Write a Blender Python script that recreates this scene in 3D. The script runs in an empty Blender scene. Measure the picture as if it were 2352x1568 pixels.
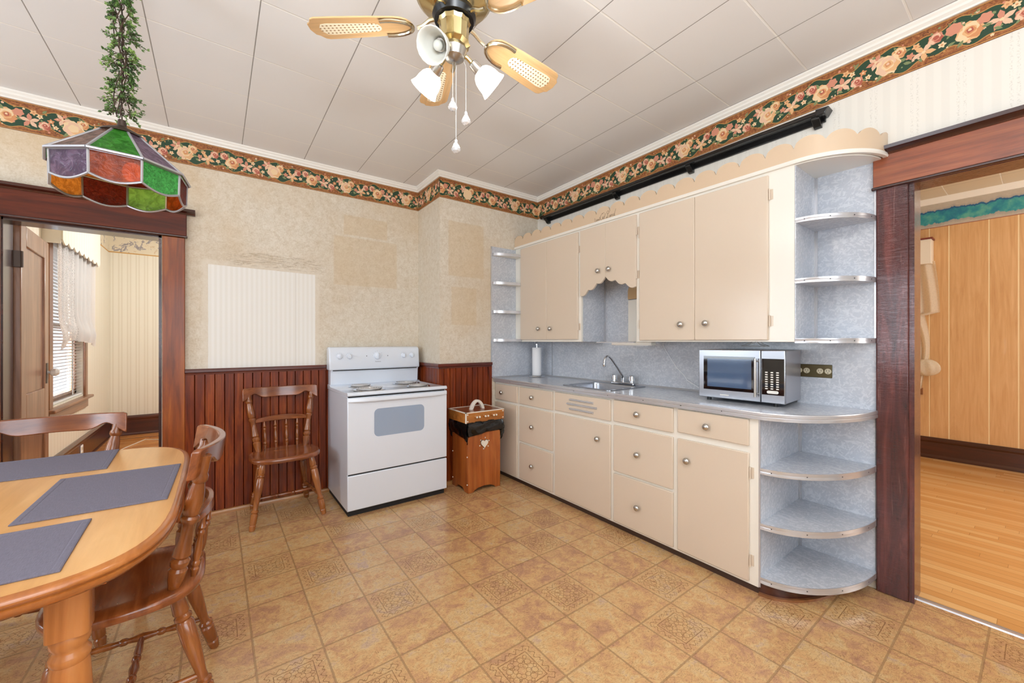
import bpy, math, random
from mathutils import Vector, Matrix
R = random.Random(7)
S = bpy.context.scene
C = S.collection
PI = math.pi
rad = math.radians

# ------------------------------------------------------------------ helpers
def lin(c):
    if isinstance(c, str):
        c = c.lstrip('#'); c = tuple(int(c[i:i+2], 16) for i in (0, 2, 4))
    o = []
    for v in c:
        v = v / 255.0
        o.append(v / 12.92 if v <= 0.04045 else ((v + 0.055) / 1.055) ** 2.4)
    return (o[0], o[1], o[2], 1.0)

class NT:
    def __init__(self, name):
        self.m = bpy.data.materials.new(name); self.m.use_nodes = True
        self.t = self.m.node_tree; self.t.nodes.clear()
        self.out = self.t.nodes.new('ShaderNodeOutputMaterial')
    def n(self, typ, ins=None, **props):
        nd = self.t.nodes.new('ShaderNode' + typ)
        for k, v in props.items(): setattr(nd, k, v)
        for k, v in (ins or {}).items():
            s = nd.inputs[k]
            if isinstance(v, bpy.types.NodeSocket): self.t.links.new(v, s)
            else: s.default_value = v
        return nd
    def obj(self): return self.n('TexCoord').outputs['Object']
    def uv(self): return self.n('TexCoord').outputs['UV']
    def map(self, v, scale=(1, 1, 1), rot=(0, 0, 0), loc=(0, 0, 0)):
        return self.n('Mapping', {'Vector': v, 'Scale': scale, 'Rotation': rot, 'Location': loc}).outputs[0]
    def noise(self, v, scale, detail=3, rough=.55, dist=0):
        return self.n('TexNoise', {'Vector': v, 'Scale': scale, 'Detail': detail, 'Roughness': rough, 'Distortion': dist}).outputs['Fac']
    def ramp(self, f, stops, interp='LINEAR'):
        nd = self.n('ValToRGB', {'Fac': f}); cr = nd.color_ramp; cr.interpolation = interp
        while len(cr.elements) < len(stops): cr.elements.new(.5)
        for e, (p, c) in zip(cr.elements, stops): e.position = p; e.color = c
        return nd.outputs['Color']
    def mix(self, f, a, b, blend='MIX'):
        nd = self.n('Mix', data_type='RGBA', blend_type=blend)
        for i, v in ((0, f), (6, a), (7, b)):
            if isinstance(v, bpy.types.NodeSocket): self.t.links.new(v, nd.inputs[i])
            else: nd.inputs[i].default_value = v
        return nd.outputs[2]
    def ma(self, op, a, b=0.0, c=0.0, clamp=False):
        nd = self.n('Math', operation=op, use_clamp=clamp)
        for i, v in enumerate((a, b, c)):
            if isinstance(v, bpy.types.NodeSocket): self.t.links.new(v, nd.inputs[i])
            else: nd.inputs[i].default_value = v
        return nd.outputs[0]
    def step(self, v, a, b):
        return self.n('MapRange', {'Value': v, 'From Min': a, 'From Max': b}, interpolation_type='SMOOTHSTEP').outputs[0]
    def band(self, v, a, b, s):
        return self.ma('MULTIPLY', self.step(v, a - s, a + s), self.ma('SUBTRACT', 1.0, self.step(v, b - s, b + s)))
    def sep(self, v): 
        nd = self.n('SeparateXYZ', {'Vector': v}); return nd.outputs[0], nd.outputs[1], nd.outputs[2]
    def comb(self, x=0.0, y=0.0, z=0.0):
        return self.n('CombineXYZ', {'X': x, 'Y': y, 'Z': z}).outputs[0]
    def bump(self, h, strength=.2, dist=.01):
        return self.n('Bump', {'Height': h, 'Strength': strength, 'Distance': dist}).outputs[0]
    def pb(self, color, rough=.5, **kw):
        ins = {'Base Color': color, 'Roughness': rough}
        names = dict(metal='Metallic', spec='Specular IOR Level', coat='Coat Weight', coatr='Coat Roughness', trans='Transmission Weight',
                     ior='IOR', normal='Normal', emit='Emission Color', es='Emission Strength', alpha='Alpha', sheen='Sheen Weight', sub='Subsurface Weight')
        for k, v in kw.items(): ins[names[k]] = v
        return self.n('BsdfPrincipled', ins).outputs[0]
    def done(self, sh):
        self.t.links.new(sh, self.out.inputs['Surface']); return self.m

def plain(name, col, rough=.5, **kw):
    N = NT(name); return N.done(N.pb(lin(col), rough, **kw))

def wood(name, dark, mid, light, axis='Z', scale=1.0, rough=.33, coat=.35, streak=.75, knots=0.0, bump=.08, spec=.5):
    N = NT(name); o = N.obj()
    a = {'X': 0, 'Y': 1, 'Z': 2}[axis]
    s1 = [7.0 * scale] * 3; s1[a] = .7 * scale
    s2 = [55.0 * scale] * 3; s2[a] = 1.6 * scale
    s3 = [1.6] * 3; s3[a] = .5
    n1 = N.noise(N.map(o, s1), 1.6, 5, .6, 1.3)
    n2 = N.noise(N.map(o, s2), 1.0, 4, .65, .4)
    n3 = N.noise(N.map(o, s3), 1.0, 2, .5)
    f = N.ma('ADD', N.ma('MULTIPLY', n1, .72), N.ma('MULTIPLY', n3, .28))
    col = N.ramp(f, [(.32, lin(dark)), (.5, lin(mid)), (.68, lin(light))])
    st = N.ramp(n2, [(.33, (streak, streak, streak, 1)), (.6, (1, 1, 1, 1))])
    col = N.mix(1.0, col, st, 'MULTIPLY')
    return N.done(N.pb(col, rough, spec=spec, coat=coat, coatr=.18, normal=N.bump(n2, bump, .002)))

class MB:
    def __init__(self): self.v = []; self.f = []; self.mi = []; self.uv = None
    def add(self, vs, fs, m=0):
        b = len(self.v); self.v += [tuple(p) for p in vs]
        self.f += [tuple(b + i for i in q) for q in fs]; self.mi += [m] * len(fs); return self
    def box(self, x0, x1, y0, y1, z0, z1, m=0, M=None):
        p = [(x0, y0, z0), (x1, y0, z0), (x1, y1, z0), (x0, y1, z0), (x0, y0, z1), (x1, y0, z1), (x1, y1, z1), (x0, y1, z1)]
        if M: p = [M @ Vector(q) for q in p]
        return self.add(p, [(0, 3, 2, 1), (4, 5, 6, 7), (0, 1, 5, 4), (1, 2, 6, 5), (2, 3, 7, 6), (3, 0, 4, 7)], m)
    def prism(self, poly, axis, a0, a1, m=0, M=None):
        n = len(poly)
        def P(p, a):
            q = {'x': (a, p[0], p[1]), 'y': (p[0], a, p[1]), 'z': (p[0], p[1], a)}[axis]
            return M @ Vector(q) if M else q
        vs = [P(p, a0) for p in poly] + [P(p, a1) for p in poly]
        fs = [tuple(range(n))[::-1], tuple(range(n, 2 * n))] + [(i, (i + 1) % n, n + (i + 1) % n, n + i) for i in range(n)]
        return self.add(vs, fs, m)
    def poly(self, pts, m=0): return self.add(pts, [tuple(range(len(pts)))], m)
    def lathe(self, prof, p0, p1, seg=16, m=0, capped=True, flut=0):
        p0 = Vector(p0); p1 = Vector(p1); d = p1 - p0; L = d.length; d = d / L
        u = d.orthogonal().normalized(); w = d.cross(u)
        vs = []
        for (t, r) in prof:
            for k in range(seg):
                a = 2 * PI * k / seg; rr = r * (1 + flut * (k % 2))
                vs.append(p0 + d * (t * L) + (u * math.cos(a) + w * math.sin(a)) * rr)
        fs = []
        for i in range(len(prof) - 1):
            for k in range(seg):
                k2 = (k + 1) % seg
                fs.append((i * seg + k, i * seg + k2, (i + 1) * seg + k2, (i + 1) * seg + k))
        if capped:
            fs.append(tuple(range(seg))[::-1]); b = (len(prof) - 1) * seg; fs.append(tuple(range(b, b + seg)))
        return self.add(vs, fs, m)
    def tube(self, path, r, seg=8, m=0, closed=False, flat=1.0, up=None):
        P = [Vector(p) for p in path]; n = len(P)
        rs = r if isinstance(r, (list, tuple)) else [r] * n
        vs = []; prev = None
        for i in range(n):
            if closed: t = P[(i + 1) % n] - P[i - 1]
            else: t = P[min(i + 1, n - 1)] - P[max(i - 1, 0)]
            t = t.normalized() if t.length > 1e-9 else Vector((0, 0, 1))
            if up is not None:
                u = Vector(up) - t * t.dot(Vector(up)); u.normalize()
            elif prev is None: u = t.orthogonal().normalized()
            else:
                u = prev - t * prev.dot(t)
                u = u.normalized() if u.length > 1e-6 else t.orthogonal().normalized()
            prev = u; w = t.cross(u)
            for k in range(seg):
                a = 2 * PI * k / seg
                vs.append(P[i] + (u * math.cos(a) * flat + w * math.sin(a)) * rs[i])
        fs = []
        for i in range(n if closed else n - 1):
            j = (i + 1) % n
            for k in range(seg):
                k2 = (k + 1) % seg
                fs.append((i * seg + k, i * seg + k2, j * seg + k2, j * seg + k))
        if not closed: fs += [tuple(range(seg))[::-1], tuple(range((n - 1) * seg, n * seg))]
        return self.add(vs, fs, m)
    def sphere(self, c, r, seg=14, rings=8, m=0, sz=(1, 1, 1)):
        prof = [(-math.cos(PI * i / rings), math.sin(PI * i / rings)) for i in range(rings + 1)]
        vs = []; fs = []
        for (z, q) in prof:
            for k in range(seg):
                a = 2 * PI * k / seg
                vs.append((c[0] + r * sz[0] * max(q, 1e-4) * math.cos(a), c[1] + r * sz[1] * max(q, 1e-4) * math.sin(a), c[2] + r * sz[2] * z))
        for i in range(rings):
            for k in range(seg):
                k2 = (k + 1) % seg; fs.append((i * seg + k, i * seg + k2, (i + 1) * seg + k2, (i + 1) * seg + k))
        return self.add(vs, fs, m)
    def grid(self, fn, nu, nv, m=0, closed_u=False):
        vs = [fn(i / nu, j / nv) for j in range(nv + 1) for i in range(nu + (0 if closed_u else 1))]
        W = nu if closed_u else nu + 1
        fs = []
        for j in range(nv):
            for i in range(nu):
                i2 = (i + 1) % W
                fs.append((j * W + i, j * W + i2, (j + 1) * W + i2, (j + 1) * W + i))
        return self.add(vs, fs, m)
    def slab(self, fn, nu, nv, m=0):
        """closed thick surface: fn(u,v,side) side 0/1"""
        W = nu + 1; H = nv + 1
        vs = [fn(i / nu, j / nv, s) for s in (0, 1) for j in range(H) for i in range(W)]
        o = W * H; fs = []
        for j in range(nv):
            for i in range(nu):
                a = j * W + i
                fs.append((a, a + 1, a + W + 1, a + W)); fs.append((o + a, o + a + W, o + a + W + 1, o + a + 1))
        for i in range(nu):
            fs.append((i, o + i, o + i + 1, i + 1)); a = nv * W + i; fs.append((a, a + 1, o + a + 1, o + a))
        for j in range(nv):
            a = j * W; fs.append((a, a + W, o + a + W, o + a)); a = j * W + nu; fs.append((a, o + a, o + a + W, a + W))
        return self.add(vs, fs, m)
    def xf(self, M):
        self.v = [tuple(M @ Vector(p)) for p in self.v]; return self
    def build(self, name, mats, parent=None, bevel=0, seg=2, world=False, smooth=True, ang=35, solid=True):
        me = bpy.data.meshes.new(name)
        me.from_pydata(self.v, [], self.f)
        if not isinstance(mats, (list, tuple)): mats = [mats]
        for m in mats: me.materials.append(m)
        me.polygons.foreach_set('material_index', self.mi)
        if solid:
            import bmesh
            bm = bmesh.new(); bm.from_mesh(me); bmesh.ops.recalc_face_normals(bm, faces=bm.faces); bm.to_mesh(me); bm.free()
        me.update()
        if smooth:
            me.polygons.foreach_set('use_smooth', [True] * len(me.polygons))
            me.set_sharp_from_angle(angle=rad(ang))
        o = bpy.data.objects.new(name, me); C.objects.link(o)
        if parent is not None:
            o.parent = parent
            if world:
                rt_ = parent
                off = Vector((0, 0, 0))
                while rt_ is not None: off += rt_.location; rt_ = rt_.parent
                o.location = -off
        if bevel:
            b = o.modifiers.new('bevel', 'BEVEL'); b.width = bevel; b.segments = seg; b.limit_method = 'ANGLE'; b.angle_limit = rad(40)
            b.harden_normals = False
        return o

def tag(o, label, cat=None, group=None, kind=None):
    o['label'] = label
    if cat: o['category'] = cat
    if group: o['group'] = group
    if kind: o['kind'] = kind
    return o
def thing(name, label, cat, loc=(0, 0, 0), group=None, rot=0.0, kind=None):
    o = bpy.data.objects.new(name, None); C.objects.link(o); o.empty_display_size = .1
    o.location = loc; o.rotation_euler = (0, 0, rot)
    return tag(o, label, cat, group, kind)
def dup(root, loc, rot, label, group=None):
    r = root.copy(); C.objects.link(r); r.location = loc; r.rotation_euler = (0, 0, rot); r['label'] = label
    if group: r['group'] = group
    for ch in list(root.children):
        c = ch.copy(); C.objects.link(c); c.parent = r
        for g in list(ch.children):
            d = g.copy(); C.objects.link(d); d.parent = c
    return r
def struct(mb, name, mats, label, cat, **kw):
    o = mb.build(name, mats, **kw); return tag(o, label, cat, kind='structure')
def rrect(x0, x1, y0, y1, r, n=5):
    P = []
    for cx, cy, a0 in ((x1 - r, y1 - r, 0), (x0 + r, y1 - r, 90), (x0 + r, y0 + r, 180), (x1 - r, y0 + r, 270)):
        for i in range(n + 1):
            a = rad(a0 + 90 * i / n); P.append((cx + r * math.cos(a), cy + r * math.sin(a)))
    return P

# ------------------------------------------------------------------ camera
F = 913.0; CAMZ = 1.26; YAW = math.atan(681 / 913)
FW = Vector((math.sin(YAW), math.cos(YAW), 0)); RT = Vector((math.cos(YAW), -math.sin(YAW), 0))
cd = bpy.data.cameras.new('camera'); cam = bpy.data.objects.new('camera', cd); C.objects.link(cam)
cam.location = (0, 0, CAMZ); cam.rotation_euler = (PI / 2, 0, -YAW)
cd.sensor_width = 36; cd.lens = 36 * F / 2352; cd.clip_start = .02; cd.clip_end = 60
S.camera = cam
# ------------------------------------------------------------------ materials
def m_ceiling(name, base, x0, px, y0, py):
    N = NT(name); o = N.obj(); x, y, z = N.sep(o)
    def seam(v, v0, p, w):
        t = N.ma('PINGPONG', N.ma('SUBTRACT', v, v0), p / 2)
        return N.ma('SUBTRACT', 1.0, N.step(t, w * .5, w))
    sx = seam(x, x0, px, .0030); sy = seam(y, y0, py, .0056)
    c = N.mix(N.noise(o, 1.3, 3), lin(base), lin([v - 7 for v in base]))
    c = N.mix(N.ma('MULTIPLY', sy, .75), c, lin((246, 244, 238)))
    c = N.mix(N.ma('MULTIPLY', sx, .8), c, lin((120, 114, 108)))
    h = N.ma('SUBTRACT', 0.0, N.ma('MAXIMUM', sx, sy))
    return N.done(N.pb(c, .38, spec=.45, normal=N.bump(h, .5, .002)))
M_ceil = m_ceiling('ceiling_tile_paint', (234, 234, 234), -.257, .4165, 1.215, .4185)
M_ceil2 = m_ceiling('side_room_ceiling_paint', (226, 212, 186), 5.416, .42, .245, .365)

def m_wall(name, boxes, patch=None):
    N = NT(name); o = N.obj(); x, y, z = N.sep(o)
    fine = N.noise(o, 120, 3, .7); mid = N.noise(o, 28, 4, .7, .6); big = N.noise(o, 1.7, 3)
    c = N.ramp(N.ma('ADD', N.ma('MULTIPLY', fine, .5), N.ma('MULTIPLY', mid, .5)), [(.36, lin((200, 186, 164))), (.5, lin((214, 204, 187))), (.66, lin((226, 219, 206)))])
    c = N.mix(N.ma('MULTIPLY', N.step(big, .42, .7), .35), c, lin((200, 172, 130)))
    c = N.mix(N.ma('MULTIPLY', N.step(z, 2.15, 2.5), N.ma('MULTIPLY', N.ma('SUBTRACT', 1.0, N.step(x, -.9, .3)), .45)), c, lin((205, 172, 122)))
    wob = N.ma('MULTIPLY', N.ma('SUBTRACT', N.noise(o, 30, 3), .5), .014)
    xw = N.ma('ADD', x, wob); zw = N.ma('ADD', z, wob)
    for (a, b, lo, hi, s) in boxes:
        mk = N.ma('MULTIPLY', N.band(xw, a, b, .006), N.band(zw, lo, hi, .006))
        c = N.mix(N.ma('MULTIPLY', mk, s), c, N.mix(N.ma('ADD', N.ma('MULTIPLY', mid, .6), N.ma('MULTIPLY', fine, .3)), lin((188, 160, 120)), lin((222, 203, 168))))
    rough = .75
    if patch:
        a, b, lo, hi = patch
        wob2 = N.ma('MULTIPLY', N.ma('SUBTRACT', N.noise(o, 9, 4), .5), .006)
        x2 = N.ma('ADD', x, wob2); z2 = N.ma('ADD', z, N.ma('ADD', wob2, N.ma('MULTIPLY', x, .012)))
        # torn backing-paper fringe round the patch
        fr = N.ma('MULTIPLY', N.band(N.ma('ADD', x2, N.ma('MULTIPLY', wob, 2)), a - .035, b + .03, .012), N.band(z2, lo - .1, hi + .035, .01))
        c = N.mix(N.ma('MULTIPLY', fr, .55), c, lin((222, 212, 196)))
        cr = N.ma('MULTIPLY', N.band(x, a + .12, b + .05, .05), N.band(z, hi + .01, hi + .12, .02))
        wv = N.noise(N.map(o, (3, 1, 40)), 1.4, 3, .6, 1.5)
        c = N.mix(N.ma('MULTIPLY', N.ma('MULTIPLY', cr, N.band(wv, .47, .53, .02)), .5), c, lin((150, 128, 100)))
        pk = N.ma('MULTIPLY', N.band(x2, a, b, .002), N.band(z2, lo, hi, .002))
        st = N.ma('PINGPONG', x, .016)
        pc = N.mix(N.step(st, .004, .012), lin((230, 227, 220)), lin((235, 233, 228)))
        pc = N.mix(N.ma('MULTIPLY', N.band(x, b - .145, b - .141, .001), .5), pc, lin((190, 180, 165)))
        c = N.mix(pk, c, pc)
        hb = N.ma('ADD', N.ma('MULTIPLY', pk, -.6), N.ma('MULTIPLY', fine, .25))
        return N.done(N.pb(c, rough, normal=N.bump(hb, .35, .003)))
    return N.done(N.pb(c, rough, normal=N.bump(fine, .12, .003)))
M_wallback = m_wall('mottled_beige_wallpaper', [(.89, 1.27, 2.19, 2.36, .5), (.81, 1.36, 1.75, 2.17, .45)], (-.043, .665, 1.0, 1.822))
M_chase = m_wall('mottled_beige_wallpaper_chimney', [(1.66, 2.03, 1.85, 2.34, .5), (1.69, 1.95, 1.41, 1.75, .45)])

def m_stripe(name, axis, p, ca, cb, cc=None):
    N = NT(name); o = N.obj(); x, y, z = N.sep(o); v = {'x': x, 'y': y}[axis]
    s = N.ma('PINGPONG', v, p / 2)
    c = N.mix(N.band(s, p * .08, p * .26, p * .02), lin(ca), lin(cb))
    if cc:
        fl = N.ma('MULTIPLY', N.band(s, p * .4, p * .47, p * .01), N.step(N.noise(N.map(o, (1, 1, 1)), 160, 2), .52, .6))
        c = N.mix(N.ma('MULTIPLY', fl, .5), c, lin(cc))
    c = N.mix(N.ma('MULTIPLY', N.noise(o, 60, 2), .1), c, lin(cb))
    return N.done(N.pb(c, .6))
M_wallright = m_stripe('pale_striped_wallpaper', 'y', .15, (230, 226, 217), (226, 222, 213), (196, 191, 181))
M_wallfar_x = m_stripe('cream_striped_wallpaper', 'x', .085, (231, 226, 211), (221, 214, 196))
M_wallfar_y = m_stripe('cream_striped_wallpaper_side', 'y', .085, (231, 226, 211), (221, 214, 196))
M_hiddenwall = plain('plain_cream_wall', (226, 222, 212), .7)

def m_laminate():
    N = NT('cracked_ice_laminate'); o = N.obj(); hs = []
    for i, (rx, rz, sc) in enumerate([((.3, .5, .4), 0, 1.0), ((1.2, -.6, 1.1), .3, 1.1), ((.7, 1.2, -.8), .9, .9), ((-.5, .3, 2.0), .2, 1.05)]):
        v = N.map(N.map(o, (1, 1, 1), rx), (12 * sc, 74 * sc, 74 * sc), (0, 0, 0), (i * 3.1, i * 1.7, rz))
        hs.append(N.step(N.noise(v, 1.0, 2, .5, .5), .56, .66))
    m = N.ma('MAXIMUM', N.ma('MAXIMUM', hs[0], hs[1]), N.ma('MAXIMUM', hs[2], hs[3]))
    base = N.mix(N.noise(o, 7, 3), lin((174, 180, 191)), lin((194, 199, 208)))
    c = N.mix(N.ma('MULTIPLY', m, .45), base, lin((222, 225, 230)))
    return N.done(N.pb(c, .22, spec=.5, coat=.2, coatr=.1))
M_lam = m_laminate()

def m_paint(name, col, rough, b=.12):
    N = NT(name); o = N.obj()
    n = N.noise(N.map(o, (60, 60, 9)), 1.4, 3, .6)
    n2 = N.noise(o, 2.2, 2)
    c = N.mix(N.ma('MULTIPLY', n2, .35), lin(col), lin([v * .965 for v in col]))
    return N.done(N.pb(c, rough, spec=.5, normal=N.bump(n, b, .0025)))
M_cream = m_paint('cream_gloss_paint', (215, 199, 180), .2, .13)
M_tan = m_paint('tan_edge_paint', (196, 163, 120), .35, .05)
M_valance = m_paint('tan_valance_paint', (212, 188, 160), .26, .08)
M_white = m_paint('white_gloss_paint', (235, 231, 222), .27, .06)
M_crown = m_paint('white_trim_paint', (240, 237, 230), .4, .03)
M_enamel = plain('white_enamel', (222, 229, 240), .16, spec=.5, coat=.3)
M_chrome = plain('chrome', (214, 216, 220), .09, metal=1.0)
M_chrome2 = plain('brushed_nickel', (196, 194, 190), .26, metal=1.0)
M_steel = plain('stainless_steel', (168, 171, 178), .27, metal=1.0)
M_alu = plain('aluminium_trim', (204, 205, 210), .26, metal=.6)
M_brass = plain('polished_brass', (198, 180, 132), .2, metal=1.0)
M_ironbl = plain('black_painted_wood', (14, 14, 15), .22, coat=.4)
M_black = plain('black_plastic', (16, 16, 18), .3)
M_dark = plain('dark_gap', (24, 22, 22), .7)
M_blackglass = plain('black_glass', (10, 12, 16), .05, spec=.6, coat=.6)
M_ovenglass = plain('grey_oven_glass', (148, 165, 188), .08, spec=.6, coat=.5)
M_bag = plain('black_bin_bag', (4, 4, 5), .13, spec=.6)
M_toe = wood('dark_toe_wood', (38, 24, 20), (56, 36, 30), (74, 48, 38), 'Y', rough=.4)
M_lace = None
M_wains = wood('cherry_wainscot_varnish', (80, 25, 4), (124, 48, 9), (162, 78, 22), 'Z', 1.5, .36, .12, .6, spec=.3)
M_wainsx = wood('cherry_rail_varnish', (64, 20, 9), (100, 36, 15), (128, 52, 22), 'X', 1.2, .28, .4, .7)
M_wainsy = wood('cherry_rail_varnish_side', (64, 20, 9), (100, 36, 15), (128, 52, 22), 'Y', 1.2, .28, .4, .7)
M_casez = wood('red_oak_casing', (102, 42, 10), (142, 68, 17), (176, 98, 32), 'Z', 1.2, .34, .12, .72)
M_casex = wood('dark_red_header', (62, 22, 8), (92, 35, 12), (118, 50, 18), 'X', 1.2, .4, .1, .75, spec=.25)
M_case2z = wood('crackled_mahogany_casing', (78, 26, 22), (108, 40, 34), (136, 60, 50), 'Z', 1.6, .24, .5, .62, bump=.9)
def m_crackle():
    N = NT('crackled_purple_brown_varnish'); o = N.obj()
    n1 = N.noise(N.map(o, (9, 9, .9)), 1.6, 5, .6, 1.3); n2 = N.noise(N.map(o, (70, 70, 2.4)), 1.0, 4, .65, .4); n3 = N.noise(N.map(o, (10, 10, 90)), 1.0, 4, .7, 1.2)
    c = N.ramp(n1, [(.32, lin((58, 22, 21))), (.5, lin((86, 36, 33))), (.68, lin((114, 54, 48)))])
    c = N.mix(N.ma('MULTIPLY', N.step(n2, .6, .68), .35), c, lin((150, 104, 96)))
    h = N.ma('ADD', N.ma('MULTIPLY', n2, .6), N.ma('MULTIPLY', N.band(n3, .46, .54, .03), .5))
    return N.done(N.pb(c, .22, coat=.45, coatr=.14, normal=N.bump(h, .6, .004)))
M_case2z = m_crackle()
M_case2y = wood('mahogany_header', (112, 50, 22), (146, 74, 38), (172, 100, 58), 'Y', 1.4, .29, .3, .65, bump=.2)
M_capdark = wood('dark_cap_moulding', (40, 14, 10), (58, 22, 15), (76, 30, 20), 'Y', 1.2, .25, .5)
M_capdarkx = wood('dark_cap_moulding_side', (40, 14, 10), (58, 22, 15), (76, 30, 20), 'X', 1.2, .25, .5)
M_shoe = wood('honey_shoe_moulding', (150, 98, 48), (180, 124, 66), (200, 146, 86), 'X', 1.0)
M_door = wood('worn_brown_door', (118, 80, 58), (146, 104, 78), (172, 130, 102), 'Z', 1.2, .35, .3, .75)
M_winwood = wood('brown_window_wood', (104, 62, 34), (136, 86, 50), (160, 106, 66), 'Y', 1.0)
M_winwoodz = wood('brown_window_wood_stile', (104, 62, 34), (136, 86, 50), (160, 106, 66), 'Z', 1.0)
M_tablet = wood('honey_maple_top', (201, 146, 84), (216, 164, 102), (228, 180, 120), 'Y', .8, .3, .35, .93, bump=.03)
M_tablee = wood('amber_maple_edge', (148, 84, 34), (176, 106, 48), (196, 128, 64), 'Y', .8, .25, .5, .9)
M_tableleg = wood('amber_maple_leg', (150, 88, 40), (180, 112, 56), (202, 136, 76), 'Z', .7, .27, .45, .92)
M_chairz = wood('chestnut_chair_turning', (102, 50, 18), (142, 80, 34), (176, 110, 54), 'Z', 1.0, .22, .55, .85)
M_chairx = wood('chestnut_chair_plank', (100, 48, 20), (138, 74, 34), (172, 104, 56), 'X', .8, .22, .55, .85)
M_binz = wood('orange_pine_board', (130, 62, 22), (164, 86, 34), (188, 112, 52), 'Z', 1.0, .35, .25, .8)
M_binx = wood('orange_pine_lid', (138, 76, 26), (176, 108, 44), (200, 136, 66), 'X', 1.0, .35, .25, .8)
M_bintop = wood('brown_lid_top', (112, 58, 32), (140, 78, 46), (160, 98, 62), 'X', 1.0, .3, .3, .85)
M_blade = wood('light_oak_blade', (200, 160, 110), (214, 176, 126), (226, 192, 146), 'X', 1.3, .35, .25, .86)
M_panel = None
M_hall_base = wood('dark_mahogany_baseboard', (46, 18, 10), (64, 25, 14), (84, 36, 20), 'Y', 1.2, .28, .4)
M_hall_basex = wood('dark_mahogany_baseboard_side', (50, 20, 12), (74, 30, 18), (96, 44, 26), 'X', 1.2, .28, .4)
M_offwhite = plain('off_white_wood', (232, 225, 212), .4)
M_paper = plain('white_paper', (236, 237, 240), .85)
M_plate = plain('antique_brass_plate', (86, 76, 52), .35, metal=.8)
M_ivory = plain('ivory_socket', (206, 196, 168), .35)

def m_floor(orn):
    N = NT('vinyl_tile_ornate' if orn else 'vinyl_tile_plain'); o = N.obj(); uv = N.uv(); u, v, w = N.sep(uv)
    rnd = N.n('Attribute', attribute_name='rnd').outputs['Fac']
    ro = N.comb(N.ma('MULTIPLY', rnd, 37.0), N.ma('MULTIPLY', rnd, 19.0), 0.0)
    po = N.n('VectorMath', {0: o, 1: ro}, operation='ADD').outputs[0]
    n1 = N.noise(po, 5.5, 4, .6, .8); n2 = N.noise(po, 16, 4, .65, 1.4); n3 = N.noise(N.map(po, (22, 40, 1), (0, 0, .5)), 1.0, 4, .7, 2.0)
    f = N.ma('ADD', N.ma('ADD', N.ma('MULTIPLY', n1, .48), N.ma('MULTIPLY', n2, .42)), N.ma('MULTIPLY', rnd, .07))
    c = N.ramp(f, [(.32, lin((166, 122, 96))), (.41, lin((186, 140, 102))), (.48, lin((201, 158, 107))), (.55, lin((205, 171, 121))), (.63, lin((188, 157, 134)))])
    vein = N.band(n3, .485, .505, .012)
    c = N.mix(N.ma('MULTIPLY', vein, .8), c, lin((112, 76, 50)))
    sp = N.step(N.noise(o, 260, 2, .6), .58, .68)
    c = N.mix(N.ma('MULTIPLY', sp, .18), c, lin((120, 84, 52)))
    pu = N.ma('ABSOLUTE', N.ma('SUBTRACT', u, .5)); pv = N.ma('ABSOLUTE', N.ma('SUBTRACT', v, .5))
    mx = N.ma('MAXIMUM', pu, pv); mn = N.ma('MINIMUM', pu, pv)
    hgt = N.ma('MULTIPLY', n2, .15)
    if orn:
        c = N.mix(.25, c, lin((192, 150, 104)))
        wv = N.ma('MULTIPLY', N.ma('SUBTRACT', N.noise(uv, 14, 2), .5), .018)
        ln = N.band(N.ma('ADD', mx, wv), .283, .296, .004)
        # scrolls in the middle: circles at mirrored centres
        for (cx, cy, rr) in ((.10, .045, .042), (.185, .10, .055), (.20, .21, .04), (.06, .19, .0), (.24, .035, .03), (.13, .13, .022)):
            d = N.ma('SQRT', N.ma('ADD', N.ma('POWER', N.ma('SUBTRACT', mx, cx), 2.0), N.ma('POWER', N.ma('SUBTRACT', mn, cy), 2.0)))
            d = N.ma('ADD', d, N.ma('MULTIPLY', wv, .8))
            ln = N.ma('MAXIMUM', ln, N.band(d, rr - .0045, rr + .0045, .003))
        # running leaf border between the frame line and the tile edge
        al = N.ma('ADD', mn, 0.0)
        sw = N.ma('MULTIPLY', N.ma('SINE', N.ma('MULTIPLY', al, 42.0)), .035)
        e1 = N.ma('ABSOLUTE', N.ma('SUBTRACT', N.ma('SUBTRACT', mx, .375), N.ma('ADD', sw, wv)))
        ln = N.ma('MAXIMUM', ln, N.ma('MULTIPLY', N.ma('SUBTRACT', 1.0, N.step(e1, .004, .011)), N.band(mx, .32, .44, .004)))
        vd = N.n('TexVoronoi', {'Vector': uv, 'Scale': 17.0}, feature='F1').outputs['Distance']
        dots = N.ma('MULTIPLY', N.band(vd, .16, .25, .03), N.ma('MAXIMUM', N.band(mx, .315, .445, .004), N.ma('MULTIPLY', N.band(mx, .05, .26, .01), .4)))
        ln = N.ma('MAXIMUM', ln, N.ma('MULTIPLY', dots, .8))
        c = N.mix(N.ma('MULTIPLY', ln, .72), c, lin((108, 70, 38)))
        hgt = N.ma('SUBTRACT', hgt, N.ma('MULTIPLY', ln, .6))
    e = N.ma('SUBTRACT', .5, mx)
    e = N.ma('ADD', e, N.ma('MULTIPLY', N.ma('SUBTRACT', N.noise(o, 40, 3), .5), .008))
    dk = N.band(e, .009, .017, .003)
    c = N.mix(N.ma('MULTIPLY', dk, .45), c, lin((98, 70, 44)))
    gr = N.ma('SUBTRACT', 1.0, N.step(e, .007, .011))
    c = N.mix(N.ma('MULTIPLY', gr, .7), c, lin((146, 114, 78)))
    hgt = N.ma('SUBTRACT', hgt, N.ma('MAXIMUM', dk, gr))
    return N.done(N.pb(c, N.ma('ADD', .15, N.ma('MULTIPLY', n2, .16)), spec=.6, coat=.15, coatr=.12, normal=N.bump(hgt, .25, .002)))
M_tile = m_floor(False); M_tileo = m_floor(True)

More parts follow.
